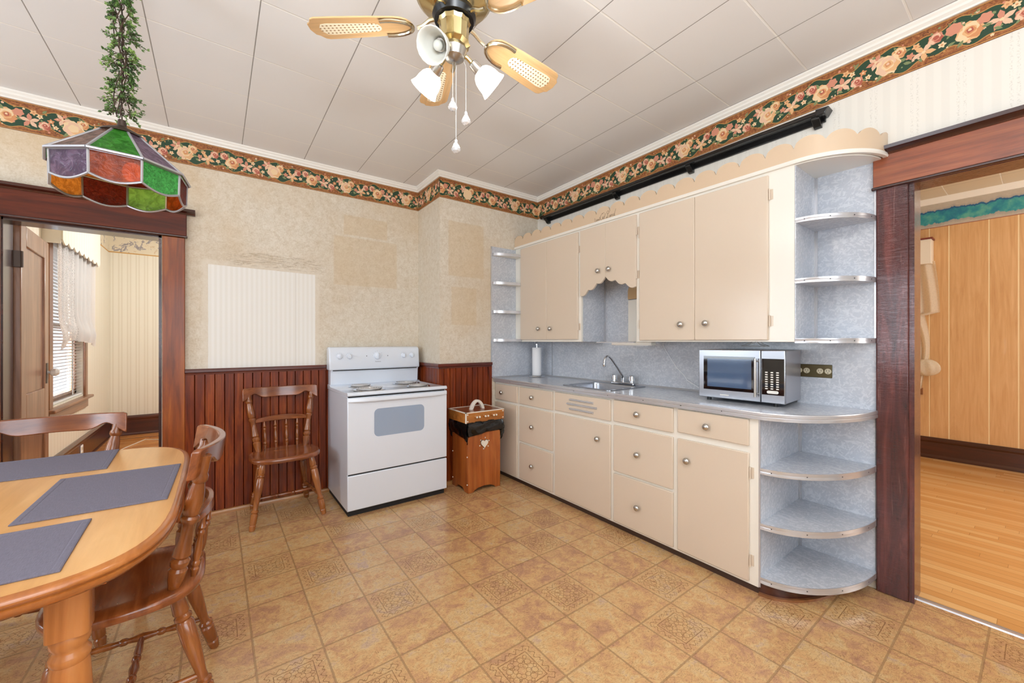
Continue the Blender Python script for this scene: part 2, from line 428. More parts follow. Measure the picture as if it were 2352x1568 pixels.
def m_planks(name, cols, axis, w, L, rough=.25):
    """strip floor; strips run along axis"""
    N = NT(name); o = N.obj(); x, y, z = N.sep(o)
    a, b = (y, x) if axis == 'y' else (x, y)
    row = N.ma('FLOOR', N.ma('DIVIDE', b, w))
    r1 = N.n('TexWhiteNoise', {'W': row}, noise_dimensions='1D').outputs['Value']
    seg = N.ma('FLOOR', N.ma('ADD', N.ma('DIVIDE', a, L), N.ma('MULTIPLY', r1, 7.3)))
    r2 = N.n('TexWhiteNoise', {'Vector': N.comb(row, seg, 0.0)}, noise_dimensions='2D').outputs['Value']
    sc = (1.2, 26, 1) if axis == 'x' else (26, 1.2, 1)
    n = N.noise(N.map(o, sc), 1.3, 5, .6, .6)
    f = N.ma('ADD', N.ma('MULTIPLY', r2, .6), N.ma('MULTIPLY', n, .4))
    c = N.ramp(f, [(.2, lin(cols[0])), (.5, lin(cols[1])), (.8, lin(cols[2]))])
    fr = N.ma('PINGPONG', b, w / 2)
    ga = N.ma('SUBTRACT', 1.0, N.step(fr, .0008, .002))
    fa = N.ma('PINGPONG', N.ma('ADD', N.ma('DIVIDE', a, L), N.ma('MULTIPLY', r1, 7.3)), .5)
    gb = N.ma('SUBTRACT', 1.0, N.step(fa, .0006, .0016))
    g = N.ma('MAXIMUM', ga, gb)
    c = N.mix(N.ma('MULTIPLY', g, .55), c, lin((96, 58, 24)))
    return N.done(N.pb(c, rough, coat=.4, coatr=.15))
M_hard = m_planks('golden_strip_floor', ((206, 148, 84), (219, 164, 100), (228, 182, 122)), 'y', .057, .9)
M_hard2 = m_planks('orange_strip_floor', ((176, 108, 46), (196, 126, 58), (212, 146, 78)), 'x', .06, .8)

def m_panel():
    N = NT('golden_oak_panelling'); o = N.obj(); x, y, z = N.sep(o)
    n = N.noise(N.map(o, (1, 7, .7)), 2.2, 5, .6, 1.8); n2 = N.noise(N.map(o, (1, 70, 2)), 1.0, 4, .6, .3)
    f = N.ma('ADD', N.ma('MULTIPLY', n, .6), N.ma('MULTIPLY', n2, .4))
    c = N.ramp(f, [(.3, lin((196, 148, 98))), (.5, lin((210, 166, 116))), (.7, lin((222, 182, 134)))])
    g = None
    for (c0, w) in ((.751, .004), (.607, .005), (.335, .005), (.151, .005), (-.12, .005), (-.3, .005), (1.02, .005), (1.3, .005)):
        b = N.band(y, c0 - w, c0 + w, .0012); g = b if g is None else N.ma('MAXIMUM', g, b)
    c = N.mix(N.ma('MULTIPLY', g, .85), c, lin((238, 216, 172)))
    return N.done(N.pb(c, .4, coat=.15, normal=N.bump(N.ma('SUBTRACT', 0.0, g), .4, .004)))
M_panel = m_panel()

def m_teal():
    N = NT('teal_torn_border'); o = N.obj(); x, y, z = N.sep(o)
    w = N.ma('MULTIPLY', N.ma('SUBTRACT', N.noise(N.map(o, (1, 1, .2)), 13, 4, .65), .5), .10)
    zz = N.ma('ADD', z, w)
    c = N.mix(N.noise(o, 34, 4), lin((176, 166, 152)), lin((196, 188, 176)))
    core = N.band(zz, 2.535, 2.665, .006)
    rim = N.band(zz, 2.512, 2.69, .012)
    c = N.mix(N.ma('MULTIPLY', rim, .55), c, lin((150, 150, 150)))
    tl = N.ramp(N.noise(o, 11, 4), [(.35, lin((30, 120, 150))), (.5, lin((48, 146, 156))), (.65, lin((92, 170, 158)))])
    c = N.mix(core, c, tl)
    c = N.mix(N.band(zz, 2.655, 2.672, .004), c, lin((34, 96, 140)))
    c = N.mix(N.ma('SUBTRACT', 1.0, N.step(z, 2.488, 2.497)), c, lin((150, 78, 62)))
    return N.done(N.pb(c, .6))
M_teal = m_teal()

def m_farborder():
    N = NT('cream_fruit_border'); o = N.obj(); x, y, z = N.sep(o)
    c = N.mix(N.noise(o, 9, 3), lin((226, 215, 190)), lin((214, 203, 180)))
    n = N.noise(N.map(o, (1, 1, 1)), 9, 4, .65, .8)
    c = N.mix(N.ma('MULTIPLY', N.band(n, .58, .66, .02), .8), c, lin((120, 116, 132)))
    c = N.mix(N.ma('MULTIPLY', N.band(n, .33, .39, .02), .6), c, lin((196, 160, 116)))
    c = N.mix(N.ma('SUBTRACT', 1.0, N.step(z, 2.452, 2.458)), c, lin((196, 150, 84)))
    return N.done(N.pb(c, .6))
M_farborder = m_farborder()

def m_glass(name, col, rough=.12, tr=.35, scale=60, bs=.5):
    N = NT(name); o = N.obj()
    n = N.noise(o, scale, 3, .6, .8)
    b = N.bump(n, bs, .012); cv = N.mix(N.step(n, .35, .7), lin(col), lin([min(255, v * 1.28 + 12) for v in col]))
    p = N.pb(cv, rough, spec=.6, normal=b)
    t = N.n('BsdfTranslucent', {'Color': cv, 'Normal': b}).outputs[0]
    q = N.n('BsdfTransparent', {'Color': lin(col)}).outputs[0]
    a = N.n('MixShader', {0: .45, 1: p, 2: t}).outputs[0]
    a2 = N.n('MixShader', {0: tr, 1: a, 2: q}).outputs[0]
    return N.done(a2)
G_green = m_glass('green_rippled_glass', (62, 142, 50), scale=45)
G_lime = m_glass('lime_rippled_glass', (132, 186, 78), scale=38, bs=.8)
G_bright = m_glass('bright_green_seedy_glass', (70, 172, 80), scale=110, bs=.8)
G_amber = m_glass('amber_glass', (146, 58, 15), scale=30, bs=.3)
G_orange = m_glass('orange_hammered_glass', (196, 112, 34), scale=55, bs=.8)
G_dkred = m_glass('dark_red_hammered_glass', (100, 26, 10), scale=70, bs=.8)
G_purple = m_glass('purple_streaky_glass', (116, 98, 124), scale=35, bs=.6)
G_smoke = m_glass('smoky_brown_glass', (122, 94, 84), tr=.2, scale=30)
M_came = plain('lead_came', (178, 178, 184), .35, metal=.7)

def m_sheer(name, col, op, lace):
    N = NT(name); o = N.obj()
    t = N.n('BsdfTranslucent', {'Color': lin(col)}).outputs[0]
    d = N.n('BsdfDiffuse', {'Color': lin(col)}).outputs[0]
    a = N.n('MixShader', {0: .5, 1: d, 2: t}).outputs[0]
    q = N.n('BsdfTransparent').outputs[0]
    if lace:
        vd = N.n('TexVoronoi', {'Vector': o, 'Scale': lace}, feature='DISTANCE_TO_EDGE').outputs['Distance']
        f = N.ma('MULTIPLY', N.step(vd, .08, .2), 1 - op)
    else: f = 1 - op
    return N.done(N.n('MixShader', {0: f, 1: a, 2: q}).outputs[0])
M_lace = m_sheer('white_lace', (246, 244, 242), .72, 55)
M_sheer = m_sheer('white_sheer', (248, 246, 244), .92, 0)
M_curtb = m_sheer('cream_lace_curtain', (240, 232, 216), .95, 40)
M_blind = plain('white_blind_slat', (240, 240, 240), .5)

def m_mat():
    N = NT('slate_woven_cloth'); o = N.obj()
    wv = N.noise(N.map(o, (420, 60, 1)), 1.0, 2); wu = N.noise(N.map(o, (60, 420, 1)), 1.0, 2)
    c = N.mix(N.ma('MULTIPLY', N.ma('ADD', wv, wu), .5), lin((74, 72, 86)), lin((128, 124, 140)))
    return N.done(N.pb(c, .8, normal=N.bump(N.ma('ADD', wv, wu), .3, .002)))
M_mat = m_mat()

def m_cane():
    N = NT('woven_cane'); o = N.obj(); x, y, z = N.sep(o)
    h = N.ma('MULTIPLY', N.step(N.ma('PINGPONG', x, .0075), .0036, .0050), N.step(N.ma('PINGPONG', y, .0075), .0036, .0050))
    c = N.mix(h, lin((238, 230, 206)), lin((150, 118, 76)))
    return N.done(N.pb(c, .55))
M_cane = m_cane()
def m_frost(name, col, e):
    N = NT(name); o = N.obj()
    return N.done(N.pb(lin(col), .3, trans=.0, emit=lin((255, 246, 230)), es=e, spec=.5))
M_lit = m_frost('lit_frosted_glass', (250, 246, 238), 2.6)
def m_unlit():
    N = NT('unlit_frosted_glass')
    p = N.pb(lin((236, 238, 234)), .25, spec=.5)
    t = N.n('BsdfTranslucent', {'Color': lin((240, 240, 236))}).outputs[0]
    return N.done(N.n('MixShader', {0: .4, 1: p, 2: t}).outputs[0])
M_unlit = m_unlit()
M_bulb = m_frost('glowing_bulb', (255, 240, 214), 14.0)
M_crystal = plain('clear_crystal', (252, 252, 254), .03, trans=.45, ior=1.5, spec=.6)
M_winglass = plain('window_glass', (250, 252, 255), .0, trans=1.0, ior=1.02)
def m_leaf():
    N = NT('artificial_leaf'); o = N.obj()
    n = N.noise(o, 22, 2)
    c = N.ramp(n, [(.3, lin((46, 66, 36))), (.5, lin((84, 116, 58))), (.68, lin((142, 168, 92)))])
    return N.done(N.pb(c, .45))
M_leaf = m_leaf()
M_stem = plain('brown_vine_stem', (66, 48, 34), .7)
M_bronze = plain('dark_bronze', (74, 60, 52), .4, metal=.6)
# ------------------------------------------------------------------ the setting
def zc(x, y): return 2.69 + 0.006 * x - 0.011 * (y - 3.66)      # underside of the cove (old sagging ceiling)
CZ = .042
XL, XR, YB, YF, YC, XC = -2.4, 2.70, 3.63, -1.7, 3.17, 1.575
WT = .12
# floor tiles: a 4 x 4 repeat with four ornate tiles
p = .2335; fx, fy = .825, 1.313
mb = MB(); uvs = []; rn = []
i0, i1 = math.floor((XL - fx) / p), math.ceil((XR + .06 - fx) / p)
j0, j1 = math.floor((YF - fy) / p), math.ceil((YB + .12 - fy) / p)
for i in range(i0, i1):
    for j in range(j0, j1):
        xa, xb = max(fx + i * p, XL), min(fx + (i + 1) * p, XR + .05); ya, yb = max(fy + j * p, YF), min(fy + (j + 1) * p, YB + WT)
        if xb <= xa or yb <= ya: continue
        orn = (i % 4, j % 4) in ((1, 1), (2, 0), (0, 3), (3, 2))
        mb.add([(xa, ya, 0), (xb, ya, 0), (xb, yb, 0), (xa, yb, 0)], [(0, 1, 2, 3)], 1 if orn else 0)
        for (X, Y) in ((xa, ya), (xb, ya), (xb, yb), (xa, yb)): uvs.append(((X - fx) / p - i, (Y - fy) / p - j))
        rn.append(R.random())
fl = struct(mb, 'floor', [M_tile, M_tileo], 'tan and rust vinyl floor with tiles, some embossed with scroll ornament', 'floor', smooth=False, solid=False)
ul = fl.data.uv_layers.new(name='UVMap')
for k, q in enumerate(uvs): ul.data[k].uv = q
at = fl.data.attributes.new('rnd', 'FLOAT', 'FACE')
for k, v in enumerate(rn): at.data[k].value = v

# ceiling
mb = MB(); cs = [(XL - .1, YF - .1), (XR + .1, YF - .1), (XR + .1, YB + .1), (XL - .1, YB + .1)]
mb.add([(x, y, zc(x, y) + CZ) for x, y in cs] + [(x, y, zc(x, y) + CZ + .1) for x, y in cs],
       [(0, 1, 2, 3), (7, 6, 5, 4), (0, 4, 5, 1), (1, 5, 6, 2), (2, 6, 7, 3), (3, 7, 4, 0)])
struct(mb, 'ceiling', M_ceil, 'white ceiling of square tiles with thin dark seams', 'ceiling', smooth=False)

# walls
H = 2.80
mb = MB()
mb.box(XL - WT, -1.0, YB, YB + WT, 0, H).box(-1.0, -.30, YB, YB + WT, 1.985, H).box(-.30, XR + WT, YB, YB + WT, 0, H)
struct(mb, 'wall_back', M_wallback, 'mottled beige wall behind the stove with a torn pale patch of older paper', 'wall', smooth=False)
mb = MB().box(XC, XR, YC, YB, 0, H)
struct(mb, 'wall_chimney', M_chase, 'beige papered chimney corner jutting out beside the stove', 'wall', smooth=False)
RD0, RD1 = -.52, .375
mb = MB().box(XR, XR + WT, RD1, YB, 0, H).box(XR, XR + WT, RD0, RD1, 2.035, H).box(XR, XR + WT, YF - WT, RD0, 0, H)
struct(mb, 'wall_right', M_wallright, 'pale striped wallpapered wall above the cabinets', 'wall', smooth=False)
LW = (0, 0, .95, 2.25); LA = (2.15, 3.2); LB = (.55, 1.5)        # window in the left wall (out of the frame)
mb = MB().box(XL - WT, XL, YF, LB[0], 0, H).box(XL - WT, XL, LB[1], LA[0], 0, H).box(XL - WT, XL, LA[1], YB, 0, H)
for q in (LA, LB): mb.box(XL - WT, XL, q[0], q[1], 0, LW[2]).box(XL - WT, XL, q[0], q[1], LW[3], H)
struct(mb, 'wall_left', M_hiddenwall, 'plain cream wall with two windows, left of the dining table', 'wall', smooth=False)
RW = (-.9, 1.4, .95, 2.25)
mb = MB().box(XL, RW[0], YF - WT, YF, 0, H).box(RW[1], XR, YF - WT, YF, 0, H).box(RW[0], RW[1], YF - WT, YF, 0, RW[2]).box(RW[0], RW[1], YF - WT, YF, RW[3], H)
struct(mb, 'wall_rear', M_hiddenwall, 'plain cream wall with a wide window opposite the stove', 'wall', smooth=False)

# cove moulding and floral border follow the walls
PATH = [(XL, YB), (XC, YB), (XC, YC), (XR, YC), (XR, YF)]
def offset_path(P, d):
    out = []
    for i, q in enumerate(P):
        q = Vector((q[0], q[1], 0)); ns = []
        if i > 0: t = (Vector((*P[i], 0)) - Vector((*P[i - 1], 0))).normalized(); ns.append(Vector((t.y, -t.x, 0)))
        if i < len(P) - 1: t = (Vector((*P[i + 1], 0)) - Vector((*P[i], 0))).normalized(); ns.append(Vector((t.y, -t.x, 0)))
        n = ns[0] if len(ns) == 1 else (ns[0] + ns[1]) / (1 + ns[0].dot(ns[1]))
        out.append(q + n * d)
    return out
def sweep(mb, P, prof, zf, m=0):
    rings = []
    for (d, dz) in prof: rings.append([(q.x, q.y, zf(q.x, q.y) + dz) for q in offset_path(P, d)])
    n = len(P); k = len(prof); vs = [v for r in rings for v in r]; fs = []
    for a in range(k):
        b = (a + 1) % k
        for i in range(n - 1): fs.append((a * n + i, a * n + i + 1, b * n + i + 1, b * n + i))
    fs.append(tuple(a * n for a in range(k))); fs.append(tuple(a * n + n - 1 for a in range(k)))
    mb.add(vs, fs, m)
mb = MB(); sweep(mb, PATH, [(0, -.002), (.012, -.002), (.014, .006), (.026, .016), (.028, .026), (.036, .034), (.038, CZ + .004), (0, CZ + .004)], zc)
struct(mb, 'trim_1', M_crown, 'white ceiling cove moulding running round the kitchen', 'moulding', ang=25)
BH = .178
SEG = []
for a, b in zip(PATH[:-1], PATH[1:]): SEG.append((Vector((*a, 0)), Vector((*b, 0))))
def bpt(si, s, h, d):
    a, b = SEG[si]; t = (b - a).normalized(); n = Vector((t.y, -t.x, 0)); q = a + t * s + n * d
    return (q.x, q.y, zc(q.x, q.y) - BH + h)
bm_ = MB()
BM = [plain('border_' + n, c, .55) for n, c in (('green', (34, 66, 44)), ('peach', (222, 172, 122)), ('apricot', (206, 140, 92)), ('pink', (206, 138, 112)),
      ('rose', (172, 88, 70)), ('cream', (232, 202, 160)), ('leaf', (132, 142, 96)), ('gold', (188, 138, 76)), ('brown', (92, 54, 32)), ('pale', (226, 186, 156)), ('darkgreen', (26, 48, 34)))]
def m_bbg():
    N = NT('border_brown_ground'); o = N.obj()
    c = N.ramp(N.noise(o, 70, 4, .7, .5), [(.35, lin((118, 66, 34))), (.52, lin((152, 92, 48))), (.68, lin((186, 126, 74)))])
    return N.done(N.pb(c, .6))
BM.insert(0, m_bbg())
GR, PE, AP, PK, RO, CR, LE, GO, BR, PA, DG = range(1, 12)
for si, (a, b) in enumerate(SEG):
    L = (b - a).length; D0 = .0012
    cur = {'k': 0}
    def P2(pts, m, si=si, L=L):
        cur['k'] += 1; d = D0 + .00025 + cur['k'] % 40 * .00004
        q = [bpt(si, min(max(s, .002), L - .002), min(max(h, .003), BH - .003), d) for s, h in pts]
        bm_.poly(q, m)
    bm_.add([bpt(si, 0, 0, .0004), bpt(si, L, 0, .0004), bpt(si, L, BH, .0004), bpt(si, 0, BH, .0004)], [(0, 1, 2, 3)], 0)
    for h0, h1, m in ((.004, .0075, GO), (.010, .0115, BR), (BH - .0075, BH - .004, GO), (BH - .0115, BH - .010, BR), (0, .002, BR), (BH - .002, BH, BR)):
        bm_.add([bpt(si, .001, h0, .0009), bpt(si, L - .001, h0, .0009), bpt(si, L - .001, h1, .0009), bpt(si, .001, h1, .0009)], [(0, 1, 2, 3)], m)
    T = .54; n = max(2, int(L / .012))
    off = {0: .26, 1: .1, 2: .05, 3: .33}[si]
    up = lambda s: BH * (.80 + .07 * math.sin(2 * PI * (s + off) / T * 2 + .6) + .05 * math.sin(2 * PI * (s + off) / T * 5))
    lo = lambda s: BH * (.17 + .06 * math.sin(2 * PI * (s + off) / T * 2 + 2.4) + .05 * math.sin(2 * PI * (s + off) / T * 5 + 1))
    ss = [L * i / n for i in range(n + 1)]
    bm_.add([bpt(si, s, lo(s), .0012) for s in ss] + [bpt(si, s, up(s), .0012) for s in ss], [(i, i + 1, n + 2 + i, n + 1 + i) for i in range(n)], GR)
    # gold scroll edging of the green band
    for fn, sg in ((up, 1), (lo, -1)):
        bm_.add([bpt(si, s, fn(s) - .0022, .00135) for s in ss] + [bpt(si, s, fn(s) + .0022, .00135) for s in ss], [(i, i + 1, n + 2 + i, n + 1 + i) for i in range(n)], GO)
    def blob(s, h, r, m, lobes=7, amp=.12, ph=0, sx=1, sy=1, rot=0, k=28):
        pts = []
        for i in range(k):
            a_ = 2 * PI * i / k; q = r * (1 + amp * math.cos(lobes * a_ + ph))
            X, Y = q * math.cos(a_) * sx, q * math.sin(a_) * sy
            pts.append((s + X * math.cos(rot) - Y * math.sin(rot), h + X * math.sin(rot) + Y * math.cos(rot)))
        P2(pts, m)
    def leaf(s, h, l, w, rot, m=LE):
        pts = [(s + math.cos(rot) * t * l - math.sin(rot) * u * w, h + math.sin(rot) * t * l + math.cos(rot) * u * w) for t, u in ((0, 0), (.3, .45), (.6, .42), (1, 0), (.6, -.42), (.3, -.45))]
        P2(pts, m)
        P2([(s + math.cos(rot) * t * l - math.sin(rot) * u * w, h + math.sin(rot) * t * l + math.cos(rot) * u * w) for t, u in ((.05, .03), (.95, .02), (.95, -.02), (.05, -.03))], DG)
    def star(s, h, r, rot, m, m2, nn=5):
        for i in range(nn):
            a_ = rot + 2 * PI * i / nn
            P2([(s + math.cos(a_) * t * r - math.sin(a_) * u * r, h + math.sin(a_) * t * r + math.cos(a_) * u * r) for t, u in ((0, 0), (.3, .2), (.6, .24), (1, .02), (.6, -.24), (.3, -.2))], m if i % 2 else m2)
        blob(s, h, r * .16, CR, 5, .1, k=10)
    def rose(s, h, r, c):
        base, mid_, dk, hi = c
        blob(s, h, r, base, 7, .09, 1)
        blob(s - r * .32, h - r * .25, r * .62, hi, 5, .1, 2); blob(s + r * .34, h - r * .18, r * .6, mid_, 5, .1, 0)
        blob(s + r * .02, h + r * .30, r * .60, hi, 5, .1, 1); blob(s, h + r * .02, r * .50, base, 5, .08, 3)
        blob(s + r * .04, h + r * .08, r * .38, mid_, 4, .1, 1); blob(s + r * .02, h + r * .10, r * .25, dk, 4, .12, 2); blob(s, h + r * .15, r * .13, hi, 3, .1, 2, k=10)
        for i in range(3): leaf(s + r * .8 * math.cos(2 + i * 2.1), h + r * .8 * math.sin(2 + i * 2.1), r * .75, r * .36, 2 + i * 2.1)
    def tiny(s, h, r, m):
        blob(s, h, r, m, 5, .28, s * 50, k=20); blob(s, h, r * .35, AP if m != AP else CR, 3, .1, 0, k=8)
    def curl(s, h, r, sg):
        pts = []; q = 16
        for i in range(q + 1):
            a_ = sg * (i / q * 3.6 * PI / 2) + (0 if sg > 0 else PI); rr = r * (1 - .75 * i / q); pts.append((s + rr * math.cos(a_), h + rr * math.sin(a_)))
        for (A, B) in zip(pts[:-1], pts[1:]):
            w = .0013; dx, dy = B[0] - A[0], B[1] - A[1]; l = math.hypot(dx, dy) or 1; nx, ny = -dy / l * w, dx / l * w
            P2([(A[0] + nx, A[1] + ny), (B[0] + nx, B[1] + ny), (B[0] - nx, B[1] - ny), (A[0] - nx, A[1] - ny)], BR if (sg > 0) else GO)
    PEACH = (PE, AP, RO, CR); PINK = (PK, RO, RO, PA); YEL = (CR, PE, AP, PA)
    k0 = math.floor(-off / T) ; 
    for kk in range(k0, int(L / T) + 2):
        s0 = kk * T - off
        def ok(s): return -.01 < s0 + s < L + .01
        items = [(0, lambda s: curl(s, .150, .013, 1)), (.03, lambda s: curl(s, .030, .013, -1)), (.29, lambda s: curl(s, .152, .012, -1)), (.26, lambda s: curl(s, .028, .013, 1)), (.48, lambda s: curl(s, .03, .012, 1)), (.46, lambda s: curl(s, .15, .012, 1)),
                 (.06, lambda s: rose(s, .078, .043, PEACH)), (.105, lambda s: blob(s, .108, .022, PK, 6, .12, 1)), (.012, lambda s: rose(s, .116, .026, PINK)),
                 (.150, lambda s: star(s, .072, .044, .4, PK, PA)), (.128, lambda s: leaf(s, .05, .03, .014, -.6)), (.165, lambda s: tiny(s, .125, .014, PE)), (.19, lambda s: tiny(s, .108, .012, CR)),
                 (.21, lambda s: rose(s, .058, .026, PINK)), (.235, lambda s: tiny(s, .092, .013, AP)), (.20, lambda s: leaf(s, .13, .03, .014, .9)), (.255, lambda s: tiny(s, .060, .011, CR)),
                 (.285, lambda s: star(s, .118, .040, 1.2, PA, PK, 6)), (.33, lambda s: rose(s, .078, .046, YEL)), (.37, lambda s: rose(s, .114, .028, PEACH)), (.385, lambda s: leaf(s, .056, .034, .015, -.4)),
                 (.41, lambda s: tiny(s, .075, .014, PK)), (.43, lambda s: tiny(s, .11, .013, PE)), (.455, lambda s: star(s, .070, .044, -.3, PA, PE)), (.44, lambda s: leaf(s, .05, .026, .012, -1.2)),
                 (.495, lambda s: rose(s, .110, .025, PINK)), (.515, lambda s: tiny(s, .068, .012, CR)), (.53, lambda s: leaf(s, .05, .03, .013, .3)), (.305, lambda s: leaf(s, .035, .028, .012, -2.4))]
        for s, fn in items:
            if ok(s): fn(s0 + s)
        for _ in range(34):
            s = R.uniform(0, T); h = R.choice([R.uniform(.022, .05), R.uniform(.125, .155), R.uniform(.03, .15)])
            if ok(s): blob(s0 + s, h, R.uniform(.003, .0065), R.choice([PA, CR, LE, LE, PK, GO]), 5, .25, R.random() * 6, k=12)
struct(bm_, 'trim_2', BM, 'brown and green wallpaper border of peach and pink roses below the ceiling', 'wallpaper border', smooth=False, solid=False)

# wainscot: bead-board with V grooves, cap rail, shoe
def beads(u0, u1, pitch, ph, depth=.014, g=.0035):
    P = []; k = math.ceil((u0 - ph) / pitch); us = []
    while ph + k * pitch < u1:
        us.append(ph + k * pitch); k += 1
    P.append((u0, depth))
    for u in us:
        if u0 + g * 2 < u < u1 - g * 2: P += [(u - g, depth), (u - g * .5, depth - .007), (u, depth - .002), (u + g * .5, depth - .007), (u + g, depth)]
    P.append((u1, depth))
    return P
mb = MB(); bp = beads(-.172, XC, .0577, -.119)
mb.prism([(u, YB - d) for u, d in bp] + [(XC, YB), (-.172, YB)], 'z', .02, 1.03)
bp = beads(YC, YB - .015, .0577, YC + .02)
mb.prism([(XC - d, u) for u, d in bp] + [(XC, YB - .015), (XC, YC)], 'z', .02, 1.03)
bp = beads(XC - .014, 2.115, .0577, XC + .035)
mb.prism([(u, YC - d) for u, d in bp] + [(2.115, YC), (XC - .014, YC)], 'z', .02, 1.03)
struct(mb, 'trim_3', M_wains, 'dark cherry beadboard wainscot with vertical grooves behind chair and stove', 'wainscot', ang=20)
WP = [(-.172, YB), (XC, YB), (XC, YC), (2.112, YC)]
mb = MB(); sweep(mb, WP, [(0, 0), (.018, 0), (.02, .012), (.03, .018), (.03, .034), (.026, .042), (0, .042)], lambda x, y: 1.022)
struct(mb, 'trim_4', M_wainsx, 'dark cherry cap rail on top of the beadboard', 'rail', ang=25)
mb = MB(); sweep(mb, WP[:2], [(.0, 0), (.034, 0), (.034, .012), (.028, .026), (.0, .03)], lambda x, y: 0)
sweep(mb, [(XC, YC + .4), (XC, YC), (2.112, YC)], [(.0, 0), (.034, 0), (.034, .012), (.028, .026), (.0, .03)], lambda x, y: 0)
struct(mb, 'baseboard_back', M_shoe, 'honey coloured shoe moulding at the foot of the beadboard', 'baseboard')

# left doorway casing
d1 = MB().box(-.292, -.172, YB - .024, YB, 0, 1.985)
o = struct(d1, 'door_1', M_casez, 'reddish brown casing of the open doorway behind the table', 'door casing', bevel=.004)
x = MB().box(-1.12, -1.0, YB - .024, YB, 0, 1.985).build('casing_stile', M_casez, o, bevel=.004)
x = MB().box(-1.14, -.163, YB - .028, YB, 1.998, 2.15).build('head_casing', M_casex, o, bevel=.003)
x = MB().box(-1.145, -.158, YB - .034, YB, 1.984, 2.0).build('bead_moulding', M_capdarkx, o, bevel=.005)
mb = MB().prism([(YB, 2.148), (YB - .03, 2.148), (YB - .036, 2.158), (YB - .055, 2.166), (YB - .06, 2.182), (YB, 2.182)], 'x', -1.19, -.115)
mb.build('cap_moulding', M_capdarkx, o)
mb = MB().box(-1.0, -.992, YB - .001, YB + WT + .02, 0, 1.985).box(-.312, -.297, YB - .001, YB + WT + .02, 0, 1.985).box(-1.0, -.297, YB - .001, YB + WT + .02, 1.972, 1.99)
mb.build('jamb', M_capdarkx, o)
# right doorway casing
o = struct(MB().box(XR - .022, XR, .392, .512, 0, 2.028), 'door_2', M_case2z, 'crackled mahogany casing of the doorway at the end of the cabinets', 'door casing', bevel=.006)
MB().box(XR - .022, XR, RD0 - .14, RD0 - .015, 0, 2.028).build('casing_stile', M_case2z, o, bevel=.006)
MB().box(XR - .026, XR, RD0 - .16, .522, 2.036, 2.19).build('head_casing', M_case2y, o, bevel=.003)
MB().box(XR - .032, XR, RD0 - .165, .528, 2.022, 2.038).build('bead_moulding', M_capdark, o, bevel=.005)
MB().prism([(XR, 2.188), (XR - .028, 2.188), (XR - .034, 2.198), (XR - .055, 2.21), (XR - .058, 2.226), (XR, 2.226)], 'y', RD0 - .2, .535).build('cap_moulding', M_capdark, o)
mb = MB().box(XR - .012, XR + WT + .02, .374, .392, 0, 2.03).box(XR - .012, XR + WT + .02, RD0 - .018, RD0, 0, 2.03).box(XR - .012, XR + WT + .02, RD0, .374, 2.02, 2.036)
mb.build('jamb', M_case2z, o)
struct(MB().prism([(XR + .04, 0), (XR + .045, .006), (XR + .075, .006), (XR + .085, 0)], 'y', RD0, .374), 'trim_5', M_alu, 'metal threshold strip between vinyl and strip floor', 'threshold')

# --- room beyond the left doorway
FX0, FX1, FY1 = -1.13, 1.4, 7.39
struct(MB().box(FX0 - WT, FX1, YB + WT, FY1 + WT, -.05, 0), 'floor_far', M_hard2, 'orange strip wood floor of the room beyond the left doorway', 'floor', smooth=False)
struct(MB().box(FX0 - WT, FX1, YB + WT, FY1 + WT, 2.72, 2.82), 'ceiling_far', M_crown, 'white ceiling of the room beyond the left doorway', 'ceiling', smooth=False)
struct(MB().box(FX0 - WT, FX1 + WT, FY1, FY1 + WT, 0, 2.72), 'wall_far', M_wallfar_x, 'cream striped end wall beyond the left doorway', 'wall', smooth=False)
FW0, FW1, FZ0, FZ1 = 5.06, 6.12, .70, 2.14
mb = MB().box(FX0 - WT, FX0, YB + WT, FW0, 0, 2.72).box(FX0 - WT, FX0, FW1, FY1, 0, 2.72).box(FX0 - WT, FX0, FW0, FW1, 0, FZ0).box(FX0 - WT, FX0, FW0, FW1, FZ1, 2.72)
struct(mb, 'wall_window', M_wallfar_y, 'cream striped wall holding the lace curtained window', 'wall', smooth=False)
struct(MB().box(FX1, FX1 + WT, YB + WT, FY1, 0, 2.72), 'wall_east', M_hiddenwall, 'cream wall closing the room beyond the left doorway', 'wall', smooth=False)
mb = MB().box(FX0, FX0 + .002, YB + WT, FY1, 2.44, 2.70).box(FX0, FX1, FY1 - .002, FY1, 2.44, 2.70)
struct(mb, 'trim_6', M_farborder, 'cream fruit border at the top of the striped walls', 'wallpaper border', smooth=False)
mb = MB(); sweep(mb, [(FX0, YB + WT), (FX0, FY1), (FX1, FY1)], [(0, 0), (.03, 0), (.03, .015), (.02, .03), (.02, .2), (.03, .22), (.03, .24), (.012, .262), (0, .262)], lambda x, y: 0)
struct(mb, 'baseboard_far', M_hall_basex, 'tall dark baseboard in the room beyond the left doorway', 'baseboard', ang=25)
w = struct(MB().box(FX0, FX0 + .02, FW0 - .09, FW0, FZ0 - .02, FZ1 + .1).box(FX0, FX0 + .02, FW1, FW1 + .09, FZ0 - .02, FZ1 + .1).box(FX0, FX0 + .02, FW0, FW1, FZ1, FZ1 + .1), 'window_1', M_winwoodz, 'brown wood window behind lace curtain in the far room', 'window', bevel=.003)
MB().box(FX0 - .02, FX0 + .06, FW0 - .13, FW1 + .13, FZ0 - .045, FZ0 - .015).build('sill', M_winwood, w, bevel=.008)
MB().box(FX0, FX0 + .022, FW0 - .1, FW1 + .1, FZ0 - .14, FZ0 - .045).build('apron', M_winwood, w, bevel=.006)
